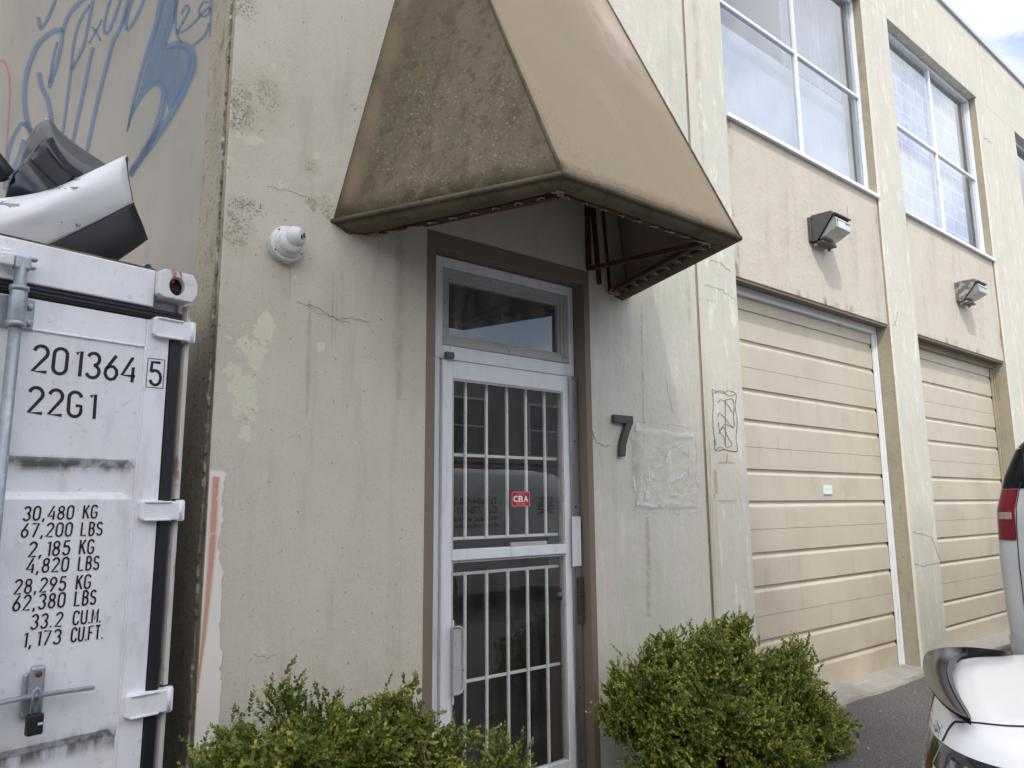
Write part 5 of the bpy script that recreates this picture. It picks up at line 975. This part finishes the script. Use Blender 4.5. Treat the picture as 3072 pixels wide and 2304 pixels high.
def shrub(name, label, blobs, base, dens, group, seed, scale=1.0, extra=()):
    r_ = np.random.default_rng(seed); root = thing(name, label, 'shrub', base, group)
    V = []; F = []; nv = 0; TA = []; tips = []; CL_ = []
    for (c, rad, amt) in blobs:
        c = np.array(c); rad = np.array(rad); n = int(dens * amt * (rad[0] * rad[2] + rad[0] * rad[1] + rad[1] * rad[2]) * 4)
        per = 22; nc = max(6, n // per); dc = r_.normal(size=(nc, 3)); dc /= np.linalg.norm(dc, axis=1)[:, None]
        lump = np.array([1 + .34 * mn.noise(Vector(tuple(x * 2.3 + c))) + .20 * mn.noise(Vector(tuple(x * 5.1 + c * 2))) for x in dc]); rc = r_.uniform(.35, 1.06, nc) ** .5
        cc = c + dc * rad * (rc * lump)[:, None]; ax0 = dc + np.array([0, 0, .45]) + r_.normal(0, .25, (nc, 3)); ax0 /= np.linalg.norm(ax0, axis=1)[:, None]
        d = np.repeat(ax0, per, 0); p = np.repeat(cc, per, 0) + r_.normal(0, .034, (nc * per, 3)) + d * r_.uniform(-.07, .03, (nc * per, 1)); dirs = d + r_.normal(0, .38, (nc * per, 3)); tips.append((p, dirs))
        CL_.append(np.repeat(r_.uniform(0, 1, nc), per))
    for (p, d0) in extra: tips.append((np.array([p]), np.array([d0], float)))
    P_ = np.concatenate([t[0] for t in tips]); Dd = np.concatenate([t[1] for t in tips]); Dd /= np.linalg.norm(Dd, axis=1)[:, None]
    ok = (P_[:, 2] > .02) & (P_[:, 1] < -.02); P_ = P_[ok]; Dd = Dd[ok]; A_, B_ = frames(Dd); which = r_.integers(0, len(SPR), len(P_)); sc_ = r_.uniform(.8, 1.25, len(P_)) * scale; gl_ = np.clip(r_.uniform(.0, .8, len(P_)) + (np.concatenate(CL_)[ok] ** 2) * .9, 0, 1.3)
    for w_ in range(len(SPR)):
        idx = np.where(which == w_)[0]
        if not len(idx): continue
        b, ld, ls, ll, lw, tp = SPR[w_]; s3 = sc_[idx][:, None, None]
        def tf(x): return (A_[idx][:, None, :] * x[None, :, 0:1] + B_[idx][:, None, :] * x[None, :, 1:2] + Dd[idx][:, None, :] * x[None, :, 2:3])
        org = (P_[idx] - Dd[idx] * .05 * sc_[idx][:, None])[:, None, :]
        base_ = org + tf(b) * s3; dv = tf(ld) * s3; sv = tf(ls) * s3; nrm = np.cross(dv, sv); nrm /= np.linalg.norm(nrm, axis=2)[:, :, None] + 1e-9
        l3 = ll[None, :, None]; w3 = lw[None, :, None]; up = nrm * s3 * l3
        q = [base_, base_ + dv * l3 * .35 + sv * w3 * .5 + up * .10, base_ + dv * l3 * .75 + sv * w3 * .40 + up * .06, base_ + dv * l3 - up * .08, base_ + dv * l3 * .75 - sv * w3 * .40 + up * .06, base_ + dv * l3 * .35 - sv * w3 * .5 + up * .10]
        vv = np.stack(q, 2).reshape(-1, 3); m_ = len(vv) // 6; V.append(vv); TA.append(np.repeat(np.clip(np.tile(tp, (len(idx), 1)) * gl_[idx][:, None], 0, 1).ravel(), 6)); i0 = nv + np.arange(m_)[:, None] * 6
        F.append(np.concatenate([i0 + np.array([[0, 1, 2, 3]]), i0 + np.array([[0, 3, 4, 5]])], 0)); nv += len(vv)
    V = np.concatenate(V); F = np.concatenate(F); me = bpy.data.meshes.new('foliage'); me.vertices.add(len(V)); me.vertices.foreach_set('co', V.ravel())
    me.loops.add(F.size); me.loops.foreach_set('vertex_index', F.ravel()); me.polygons.add(len(F)); me.polygons.foreach_set('loop_start', np.arange(len(F)) * 4); me.update(calc_edges=True); me.materials.append(m_leaf); at = me.attributes.new('tip', 'FLOAT', 'POINT'); at.data.foreach_set('value', np.concatenate(TA).astype(np.float32))
    o = bpy.data.objects.new('foliage', me); col.objects.link(o); attach(o, root); o['kind'] = 'stuff'
    bx0 = Vector(base)
    for (c, rad, amt) in blobs:
        for i in range(5):
            e = Vector(c) + Vector((r_.uniform(-.6, .6) * rad[0], r_.uniform(-.6, .6) * rad[1], r_.uniform(-.1, .7) * rad[2])); m_ = (bx0 + e) / 2 + Vector((r_.uniform(-.05, .05), r_.uniform(-.05, .05), 0))
            st_ = MB(); st_.tube([bx0 + Vector((r_.uniform(-.04, .04), r_.uniform(-.04, .04), 0)), m_, e], [.009, .006, .002], 6); st_.build('stem', m_stem, root, True)
    return root
def blob(u, v, y, rx, ry, rz, amt=1.0): p = W(u, v, y); return ((p[0], y, p[2]), (rx, ry, rz), amt)
GS = 'boxwood shrubs beside the entrance'
shrub('boxwood_shrub', 'low boxwood shrub under the peeling wall corner, ragged and spreading', [blob(740, 2345, -.38, .19, .2, .17), blob(880, 2200, -.36, .12, .12, .15), blob(820, 2310, -.45, .22, .2, .22), blob(930, 2330, -.42, .16, .18, .24), blob(980, 2240, -.36, .14, .14, .14)], (1.28, -.36, 0), 1000, GS, 3)
shrub('boxwood_shrub', 'boxwood shrub standing against the hinge side of the entrance door', [blob(1215, 2140, -.34, .15, .16, .16), blob(1060, 2260, -.40, .18, .18, .16), blob(1200, 2290, -.44, .28, .2, .22), blob(1330, 2290, -.44, .13, .16, .15), blob(1480, 2330, -.5, .16, .14, .12)], (1.92, -.38, 0), 1000, GS, 5)
shrub('boxwood_shrub', 'large boxwood shrub under the numeral 7 with yellowish shoot tips', [blob(1990, 2030, -.34, .20, .2, .20), blob(2000, 2200, -.42, .30, .26, .28), blob(2220, 2010, -.42, .28, .22, .25), blob(2110, 2010, -.42, .2, .2, .22), blob(2330, 2060, -.5, .2, .2, .22), blob(2400, 2170, -.55, .22, .2, .2), blob(2350, 2120, -.45, .2, .2, .2), blob(1930, 2120, -.38, .2, .2, .2), blob(2120, 2120, -.55, .3, .2, .25), blob(2250, 2180, -.5, .33, .28, .28), blob(2400, 2040, -.48, .13, .12, .18), blob(2470, 2160, -.52, .18, .16, .12), blob(2480, 2260, -.56, .2, .18, .2), blob(2200, 1905, -.40, .12, .1, .08, .7), blob(1860, 2140, -.34, .08, .1, .06, .7), blob(2300, 2330, -.6, .4, .25, .25)], (3.75, -.42, 0), 1000, GS, 9, 1.05)

# ================================================================== VEHICLES
def outline(hw, y0, y1, nf, nr, N=96, bow=0.0):
    """plan outline: superellipse halves, front exponent nf, rear exponent nr; x lateral, y rearwards"""
    ym = (y0 + y1) / 2; o = []
    for i in range(N):
        t = 2 * math.pi * i / N; c, s_ = math.cos(t), math.sin(t); e = nr if s_ > 0 else nf
        x = hw * math.copysign(abs(c) ** (2 / e), c); y = ym + (y1 - y0) / 2 * math.copysign(abs(s_) ** (2 / e), s_)
        o.append((x, y))
    return o
class Body:
    def __init__(s, levels, place, N=160): s.L = levels; s.pl = place; s.N = N; s.z = [l[0] for l in levels]
    def lev(s, z):
        L_ = s.L
        for i in range(len(L_) - 1):
            if L_[i][0] <= z <= L_[i + 1][0]:
                t = (z - L_[i][0]) / (L_[i + 1][0] - L_[i][0]); return [a + (b - a) * t for a, b in zip(L_[i], L_[i + 1])]
        return L_[-1] if z > L_[-1][0] else L_[0]
    def side(s, x, z, off=0, rear=True):
        """rear surface point at lateral x and height z"""
        _, hw, y0, y1, nf, nr = s.lev(z); q = min(.9999, abs(x) / hw); y = (y0 + y1) / 2 + (y1 - y0) / 2 * (1 - q ** nr) ** (1 / nr); return s.pl(x, y + off, z)
    def pt(s, t, z, off=0):
        _, hw, y0, y1, nf, nr = s.lev(z); c, s_ = math.cos(t), math.sin(t); e = nr if s_ > 0 else nf
        x = (hw + off) * math.copysign(abs(c) ** (2 / e), c); y = (y0 + y1) / 2 + ((y1 - y0) / 2 + off) * math.copysign(abs(s_) ** (2 / e), s_); return s.pl(x, y, z)
    def build(s, name, mat, parent, dz=.03, cap=True):
        zs = []
        for a, b in zip(s.z[:-1], s.z[1:]): n = max(1, int(round((b - a) / dz))); zs += [a + (b - a) * i / n for i in range(n)]
        zs.append(s.z[-1]); k = MB(); P_ = []
        for z in zs: P_.append([s.pt(2 * math.pi * i / s.N, z) for i in range(s.N)] + [s.pt(0, z)])
        k.grid(P_, flip=True)
        if cap: k.add(P_[-1][:-1], [tuple(range(s.N))]); 
        return k.build(name, mat, parent, True)
m_carw = M('car_paint_white', srgb(232, 234, 238), .25, spec=.5, coat=.35, layers=[lay(1.5, .4, .7, srgb(224, 226, 230), .6)])
m_gb = M('gloss_black', (.006, .006, .008), .14, spec=.22, coat=0)
m_lampd = M('smoked_lamp', (.02, .02, .022), .12, spec=.6, coat=.6, layers=[lay(60, .5, .6, (.10, .10, .10), .5, (6, 6, .2))])
m_lampr = M('red_lamp', srgb(120, 14, 24), .15, spec=.6, coat=.6, layers=[lay(40, .5, .6, srgb(150, 30, 40), .4, (4, 4, .3))])
m_chrome = M('chrome', srgb(210, 212, 214), .12, 1.0)
m_tyre = M('tyre', (.015, .015, .015), .8); m_rim = M('alloy_rim', srgb(160, 162, 166), .3, .9)
m_carglass = M('car_glass', (.012, .013, .015), .06, spec=.7, coat=.5)
m_seam = M('panel_gap', (.02, .02, .02), .6)
def wheel(c, axis, r_, w_, parent):
    c = Vector(c); axis = Vector(axis); k = MB(); k.lathe([(r_ * .62, -w_ / 2), (r_ * .92, -w_ / 2), (r_, -w_ * .36), (r_, w_ * .36), (r_ * .92, w_ / 2), (r_ * .62, w_ / 2)], c, axis, 30); wl = k.build('wheel', m_tyre, parent, True)
    k = MB(); k.lathe([(r_ * .63, -w_ * .40), (r_ * .60, w_ * .40), (r_ * .2, w_ * .48), (.01, w_ * .5)], c, axis, 30); k.build('rim', m_rim, wl, True)
# ---- white sedan, its tail towards the building
CARA = R(20); RA = np.array([-math.sin(CARA), math.cos(CARA), 0]); LA = np.array([math.cos(CARA), math.sin(CARA), 0]); CREF = np.array([2.385, -1.917, 0.0])
LEN = 4.62
def car(x, y, z): p = CREF + LA * x + RA * (y - LEN); return (p[0], p[1], z)
cr_ = thing('white_sedan', 'white sedan with a black lip spoiler backed towards the garage', 'car', car(0, LEN / 2, 0))
body = Body([(.17, .80, .25, 4.36, 3.2, 5), (.24, .87, .10, 4.45, 3.2, 5), (.40, .895, .02, 4.50, 3.2, 5), (.56, .90, .0, 4.51, 3.0, 5), (.66, .90, .02, 4.50, 3.0, 5), (.76, .895, .06, 4.48, 3.0, 5.0), (.86, .875, .12, 4.455, 2.8, 4.9), (.925, .850, .2, 4.435, 2.8, 4.6), (.96, .820, .3, 4.415, 2.8, 4.4), (.982, .78, .4, 4.39, 2.8, 4.2), (.996, .70, .5, 4.32, 2.8, 4), (1.004, .55, .7, 4.2, 2.8, 4)], car)
bo = body.build('car_body', m_carw, cr_, .015)
cab = Body([(1.00, .74, 1.35, 3.75, 4, 4), (1.12, .70, 1.55, 3.55, 4, 4), (1.30, .63, 1.85, 3.25, 4, 4), (1.40, .58, 2.05, 3.0, 4, 4)], car); cab.build('cabin_glass', m_carglass, cr_, .05)
roof = Body([(1.395, .60, 2.0, 3.06, 4, 4), (1.43, .55, 2.1, 2.95, 4, 4), (1.445, .40, 2.3, 2.8, 4, 4)], car); roof.build('car_roof', m_carw, cr_, .02)
for y in (.85, 3.72):
    for sx_ in (-.80, .80): wheel(car(sx_, y, .32), LA * (1 if sx_ > 0 else -1), .32, .21, cr_)
# duck-tail spoiler: its two edges follow the plan of the lid
z7c = lambda x, y: (2550 + x / 4.107, 1900 + y / 4.107)
def plan(px, z): d = ray(*z7c(*px)); return CAM + d * ((z - CAM[2]) / d[2])
def resample(P_, n):
    P_ = np.array(P_, float); L_ = np.r_[0, np.cumsum(np.linalg.norm(np.diff(P_, axis=0), axis=1))]; t = np.linspace(0, L_[-1], n); return np.stack([np.interp(t, L_, P_[:, i]) for i in range(P_.shape[1])], 1)
o_px = [(1490, 1068), (1350, 1000), (1200, 905), (1080, 790), (985, 660), (925, 520), (900, 420), (900, 340), (930, 250), (1010, 205), (1150, 175), (1300, 168), (1500, 172), (1700, 190), (1900, 217), (2000, 228)]
i_px = [(1488, 1072), (1400, 920), (1300, 760), (1230, 600), (1205, 480), (1215, 400), (1260, 330), (1350, 270), (1480, 240), (1700, 227), (1850, 227), (1998, 229)]
NS = 72; zo = lambda t: 1.006 + .026 * max(0.0, math.sin(math.pi * min(1, max(0, t)))) ** .6
Oc = resample(smooth_poly([plan(p, zo(k_ / (len(o_px) - 1))) for k_, p in enumerate(o_px)], 8), NS); Ic = resample(smooth_poly([plan(p, 1.006) for p in i_px], 8), NS)
rows = [[Oc[i_] * (1 - f) + Ic[i_] * f + np.array([0, 0, .003 * math.sin(math.pi * f)]) for i_ in range(NS)] for f in (0, .2, .4, .6, .8, 1)]
k = MB(); k.grid(rows, flip=True)
und = []
for f, dz in ((0, 0), (.02, -.010), (.20, -.028), (.5, -.045)):
    und.append([Oc[i_] * (1 - f) + Ic[i_] * f + np.array([0, 0, dz * (.25 + .75 * math.sin(math.pi * i_ / (NS - 1)))]) for i_ in range(NS)])
k.grid(und); sp_ = k.build('spoiler', M('spoiler_black', (.006, .006, .007), .16, spec=.2), cr_, True)
fl_ = [[Ic[i_] + (Ic[i_] - Oc[i_]) * f + np.array([0, 0, dz]) for i_ in range(NS)] for f, dz in ((-.02, .003), (.18, -.002))]
k = MB(); k.grid(fl_); k.build('spoiler_flange', M('spoiler_flange', (.05, .052, .058), .5), sp_, True)
# tail lamps, wrapped round the corners
def patch(x0, x1, z0f, z1f, off, nx=24, nz=6):
    P_ = []
    for i in range(nx + 1):
        x = x0 + (x1 - x0) * i / nx; z0, z1 = z0f(i / nx), z1f(i / nx); P_.append([body.side(x, z0 + (z1 - z0) * j_ / nz, off) for j_ in range(nz + 1)])
    return P_
def patch_t(t0, t1, z0f, z1f, off, nt=30, nz=7):
    P_ = []
    for i in range(nt + 1):
        f = i / nt; t = t0 + (t1 - t0) * f; z0, z1 = z0f(f), z1f(f); P_.append([body.pt(t, z0 + (z1 - z0) * j_ / nz, off) for j_ in range(nz + 1)])
    return P_
sgn = 1; tt = lambda a: R(a)
k = MB(); k.grid(patch_t(tt(18), tt(79.6), lambda f: .77 - .02 * f, lambda f: .83 + .095 * min(1, f * 1.5), .004)); k.build('tail_lamp', m_lampd, cr_, True)
k = MB(); k.grid(patch_t(tt(80.2), tt(86), lambda f: .75, lambda f: .922, .004)); k.build('tail_lamp', m_lampd, cr_, True)
from mathutils.bvhtree import BVHTree
BV = BVHTree.FromPolygons([v.co[:] for v in bo.data.vertices], [tuple(p.vertices) for p in bo.data.polygons])
def onbody(px, off=.004):
    d = Vector(ray(*z7c(*px))).normalized(); h, n, _, _ = BV.ray_cast(Vector(CAM), d)
    return None if h is None else h - d * off
def bodypatch(T_, B_, mat, name, off=.004, n=26, m=8):
    T_ = resample(smooth_poly(T_, 6), n); B_ = resample(smooth_poly(B_, 6), n); P_ = [[onbody(T_[i_] * (1 - j_ / m) + B_[i_] * j_ / m, off) for j_ in range(m + 1)] for i_ in range(n)]
    k = MB(); idx = {}; 
    for i_ in range(n):
        for j_ in range(m + 1):
            if P_[i_][j_] is not None: idx[(i_, j_)] = len(k.v); k.v.append(tuple(P_[i_][j_]))
    for i_ in range(n - 1):
        for j_ in range(m):
            q = [(i_, j_), (i_ + 1, j_), (i_ + 1, j_ + 1), (i_, j_ + 1)]
            if all(c in idx for c in q): k.f.append(tuple(idx[c] for c in q)); k.mi.append(0)
    return k.build(name, mat, cr_, True) if k.f else None
bodypatch([(1140, 1345), (1300, 1448), (1500, 1540), (1700, 1610), (1900, 1665)], [(1020, 1600), (1150, 1800), (1400, 1900), (1650, 1950), (1900, 1950)], m_lampd, 'tail_lamp')
bodypatch([(1240, 1560), (1330, 1600), (1450, 1650)], [(1160, 1700), (1260, 1760), (1400, 1800)], m_chrome, 'lamp_reflector', .006, 12, 4)
bodypatch([(955, 1070), (1000, 1200), (1060, 1275), (1132, 1335)], [(885, 1500), (905, 1560), (950, 1600), (1015, 1580)], m_lampd, 'tail_lamp')
bodypatch([(905, 1420), (940, 1470), (1020, 1560)], [(915, 1640), (945, 1700), (1010, 1720)], m_lampr, 'reflector', .006, 12, 4)
for px in ([(1300, 1090), (1450, 1098), (1600, 1110), (1900, 1140), (2140, 1150), (2400, 1155)], [(1300, 1090), (1255, 1130), (1205, 1205), (1145, 1330)]):
    pts = [onbody(p, .002) for p in resample(smooth_poly(px, 5), 40)]; pts = [p for p in pts if p is not None]
    k = MB(); k.tube(pts, .0032, 6); k.build('panel_gap', m_seam, cr_, True)
# badge on the lid
def badge(ch, t0, t1, z0, z1):
    V_, F_ = text_mesh(ch, 1.0, 'badge', .012, 1, .12); lo, hi = V_.min(0), V_.max(0); k = MB(); T_ = []
    for p in V_:
        x = t0 + (t1 - t0) * (p[0] - lo[0]) / (hi[0] - lo[0]); z = z0 + (z1 - z0) * (p[1] - lo[1]) / (hi[1] - lo[1]); T_.append(body.side(x, z, .006))
    k.add(T_, F_); o = k.build('badge', m_chrome, cr_, solid=.004); return o
def pxbadge(strokes, w_=9):
    k = MB()
    for st_ in strokes:
        pts = [onbody(p, .006) for p in resample(st_, 8)]; pts = [p for p in pts if p is not None]
        if len(pts) > 1: k.tube(pts, .0035, 6)
    if k.f: k.build('badge_letter', m_chrome, cr_, True)
pxbadge([[(1003, 968), (1012, 1060)]]); pxbadge([[(1020, 1000), (1030, 1100), (1048, 1145), (1062, 1160)]]); pxbadge([[(1068, 1085), (1090, 1170), (1108, 1258)], [(1132, 1150), (1088, 1178), (1060, 1200)]])
k = MB(); P_ = [[car(x, 4.511 + .004, z) for x in np.linspace(-.26, .26, 5)] for z in (.55, .66)]; k.grid(P_); k.build('licence_plate', M('plate_white', srgb(220, 222, 224), .5), cr_)

# ---- silver van standing beyond, its tail to the left
VX, VY = 6.26, -2.02
def van(x, y, z): return (VX + (5.2 - y), VY + x, z)       # y rearwards (towards -X), x lateral (towards the facade)
m_sil = M('van_silver', srgb(176, 182, 188), .35, .25, layers=[lay(2, .4, .7, srgb(164, 169, 175), .8), lay(40, .68, .74, srgb(120, 120, 120), .4, (1, 1, .3))], spec=.5, coat=.4)
vn = thing('silver_van', 'silver van with tall red tail lamp parked past the white sedan', 'van', van(0, 2.6, 0))
vb = Body([(.30, .965, .15, 5.16, 4, 22), (.45, .99, .05, 5.18, 4, 26), (.70, .998, .0, 5.195, 4, 26), (1.10, 1.0, .0, 5.20, 4, 28), (1.45, .985, .3, 5.19, 4, 28), (1.70, .925, .9, 5.14, 4, 26), (1.90, .85, 1.3, 5.08, 4, 22), (1.98, .79, 1.5, 5.02, 4, 18), (2.02, .6, 1.8, 4.8, 4, 12)], van, 400)
vb.build('van_body', m_sil, vn, .05)
for y in (.95, 4.2):
    for sx_ in (-.9, .9): wheel(van(sx_, y, .34), (0, 1 if sx_ > 0 else -1, 0), .34, .22, vn)
def vpatch(x0, x1, z0, z1, off, mat, name, n=14):
    k = MB(); k.grid([[vb.side(x, z, off) for z in np.linspace(z0, z1, 10)] for x in np.linspace(x0, x1, n)], flip=True); return k.build(name, mat, vn, True)
def vpf(f0, f1, z0, z1, off, mat, name, n=16):
    k = MB(); P_ = []
    for f in np.linspace(f0, f1, n): P_.append([vb.side(f * vb.lev(z)[1], z, off) for z in np.linspace(z0, z1, 12)])
    k.grid(P_, flip=(f1 > f0)); return k.build(name, mat, vn, True)
for sg in (1, -1):
    vpf(sg * .84, sg * .9985, 1.235, 1.60, .006, M('van_red_lamp', srgb(100, 10, 24), .2, coat=.3, layers=[lay(30, .5, .62, srgb(72, 8, 20), .6, (1, 1, .4))]), 'tail_lamp'); vpf(sg * .86, sg * .985, 1.385, 1.435, .009, M('amber_lens', srgb(150, 132, 116), .3, coat=.3, layers=[lay(90, .45, .6, srgb(120, 104, 92), .6, (1, 1, .05))]), 'reversing_lens')
    vpf(sg * .80, sg * .9985, 1.605, 1.95, .005, m_gb, 'pillar_trim'); vpf(sg * .83, sg * .836, .35, 1.9, .0065, m_seam, 'door_gap', 4)
vpatch(-.76, .76, 1.5, 1.86, .006, m_carglass, 'rear_glass', 20); vpatch(-.97, .97, .34, .56, .03, m_sil, 'rear_bumper', 24)

# ---- white lettered van across the lane (seen in the door glass)
def wvan(x, y, z): return (9.9 + (-y), -6.55 + x, z)       # side faces the building (+Y)
wv = thing('lettered_van', 'white panel van with dark lettering on its side across the lane', 'van', (7.4, -6.55, 0))
m_vanw = M('van_white', srgb(224, 226, 228), .3, coat=.5, layers=[lay(2, .4, .7, srgb(212, 214, 216), .7)])
wb = Body([(.28, .90, .0, 4.9, 4, 6), (.5, .97, -.05, 5.0, 4, 8), (1.0, .99, -.05, 5.05, 4, 9), (1.4, .97, .3, 5.03, 4, 9), (1.8, .92, 1.0, 4.97, 4, 9), (2.0, .85, 1.3, 4.9, 4, 8), (2.06, .6, 1.6, 4.7, 4, 6)], wvan); wb.build('van_body', m_vanw, wv, .06)
for y in (.85, 4.0):
    for sx_ in (-.9, .9): wheel(wvan(sx_, y, .34), (0, 1 if sx_ > 0 else -1, 0), .34, .22, wv)
vm = lambda y0: (lambda x, z: (x, y0, z))
m_vtxt = M('van_lettering', (.05, .05, .055), .5); yv = -6.55 + .998
def vtext(t, xs, xe, z0, z1): lay_text(t, (xs, xe, z0, z1), vm(yv), 'lettering', m_vtxt, wv)
vtext('Tel: 604-428-5026', 6.95, 5.95, 1.52, 1.62); vtext('Cell: 778-862-5026', 6.95, 5.88, 1.39, 1.49); vtext('Website: www.erald.com', 6.95, 5.74, 1.28, 1.355); vtext('Email: office@erald.com', 6.95, 5.78, 1.17, 1.245)
try:
    vtext('建築', 8.5, 7.75, 1.35, 1.65)
except Exception: pass
k = MB()
for x in (5.6, 7.0, 8.4): k.bar((x, -7.3, 2.12), (x, -5.8, 2.12), .04, .04)
k.bar((5.4, -5.85, 2.14), (9.0, -5.85, 2.14), .04, .04); k.bar((5.4, -7.25, 2.14), (9.0, -7.25, 2.14), .04, .04); k.build('roof_rack', M('red_rack', srgb(104, 62, 58), .6), wv)
k = MB(); k.grid([[ (x, yv + .002, z) for x in (8.9, 9.6)] for z in (1.45, 1.8)]); k.build('door_window', m_carglass, wv)

# ================================================================== ACROSS THE LANE
m_opp = M('grey_stucco', srgb(150, 150, 148), .9, layers=[lay(1, .4, .7, srgb(136, 136, 134), .8), lay(8, .5, .7, srgb(124, 122, 118), .5, (1, 1, .15))])
ob = thing('grey_warehouse', 'low grey stucco warehouse with white framed windows across the lane', 'building', (10, -14, 0))
OY = -11.2
k = MB(); k.box(-30, 46, OY - 8, OY, 0, 5.0); k.build('wall', m_opp, ob)
k = MB(); k.box(-30.05, 46.05, OY - 8.05, OY + .05, 5.0, 5.15); k.build('parapet', m_flash, ob)
for x in np.arange(-24, 44, 2.6):
    k = MB(); k.box(x, x + 1.25, OY + .001, OY + .05, 2.7, 4.1); wn = k.build('window', m_white_trim, ob)
    for i in range(2):
        for j_ in range(2): k = MB(); k.box(x + .05 + .59 * i, x + .61 + .59 * i, OY + .051, OY + .055, 2.75 + .67 * j_, 3.38 + .67 * j_); k.build('pane', m_carglass, wn)
# ---- unseen trees added to shade the left of the front and the graffiti wall
m_bark = M('tree_bark', srgb(96, 82, 68), .9, layers=[lay(12, .45, .65, srgb(66, 56, 46), .8, (1, 1, .2))], bumps=[(20, .8, .03, (1, 1, .3))])
m_tleaf = leaf_mat('shade_tree_leaf', (.035, .06, .016), (.06, .10, .025), (.10, .14, .035))
def tree(base, crown, rad, n, seed, label, lsz=.16):
    r_ = np.random.default_rng(seed); root = thing('unseen_shade_tree', label, 'tree', base); b = Vector(base); c = Vector(crown)
    k = MB(); k.tube([b, b + (c - b) * .3 + Vector((.1, .05, 0)), b + (c - b) * .6, c], [.22, .17, .13, .05], 12); tk = k.build('trunk', m_bark, root, True)
    tips = []
    for i in range(60):
        d = Vector(r_.normal(size=3)).normalized(); t = r_.uniform(.5, .95); e = c + Vector((d.x * rad[0], d.y * rad[1], d.z * rad[2])) * t; s_ = b + (c - b) * r_.uniform(.45, .95)
        k = MB(); k.tube([s_, (s_ + e) / 2 + Vector((0, 0, .2)), e], [.06, .035, .012], 6); k.build('limb', m_bark, tk, True); tips.append((np.array(e), np.array(s_)))
    V = []; 
    for e, s_ in tips:
        m_ = n // len(tips); p = e + r_.normal(0, .42, (m_, 3)) * np.array([1, 1, .7]); V.append(p)
    p = np.concatenate(V); d = r_.normal(size=p.shape); d /= np.linalg.norm(d, axis=1)[:, None]; a, b2 = frames(d); s3 = r_.uniform(.6, 1.2, (len(p), 1)) * lsz
    q = np.stack([p, p + a * s3 * .5 + b2 * s3 * .3, p + a * s3, p + a * s3 * .5 - b2 * s3 * .3], 1).reshape(-1, 3); F = (np.arange(len(p))[:, None] * 4 + np.arange(4)[None]).astype(int)
    me = bpy.data.meshes.new('crown'); me.vertices.add(len(q)); me.vertices.foreach_set('co', q.ravel()); me.loops.add(F.size); me.loops.foreach_set('vertex_index', F.ravel()); me.polygons.add(len(F)); me.polygons.foreach_set('loop_start', np.arange(len(F)) * 4); me.update(calc_edges=True); me.materials.append(m_tleaf)
    o = bpy.data.objects.new('crown', me); col.objects.link(o); attach(o, root); o['kind'] = 'stuff'; return root
tree((-5.6, -7.4, 0), (-5.2, -7.0, 12.8), (3.2, 2.6, 2.6), 80000, 21, 'unseen leafy tree added to shade the left of the front')
tree((-6.6, -4.2, 0), (-6.1, -3.9, 14.0), (2.5, 2.5, 3.4), 60000, 33, 'tall unseen tree added to shade the graffiti wall')
# ---- loose grit and litter on the asphalt along the building
r_ = np.random.default_rng(4); n = 2600; x = r_.uniform(3.6, 9.5, n); y = -r_.gamma(1.4, .55, n) - .10; s_ = r_.gamma(2, .0010, n) + .0012; V = []; F = []
for i in range(n):
    p = np.array([x[i], y[i], s_[i] * .3]); c_ = p + r_.normal(0, 1, (4, 3)) * s_[i] * np.array([1, 1, .5]); k0 = len(V); V += [tuple(q) for q in c_]; F += [(k0, k0 + 1, k0 + 2), (k0, k0 + 2, k0 + 3), (k0, k0 + 3, k0 + 1), (k0 + 1, k0 + 3, k0 + 2)]
me = bpy.data.meshes.new('grit'); me.from_pydata(V, [], F); me.materials.append(M('grit', srgb(150, 145, 138), .9)); o = bpy.data.objects.new('grit', me); col.objects.link(o); o['kind'] = 'stuff'; tag(o, 'loose pale grit scattered over the asphalt by the apron', 'grit')
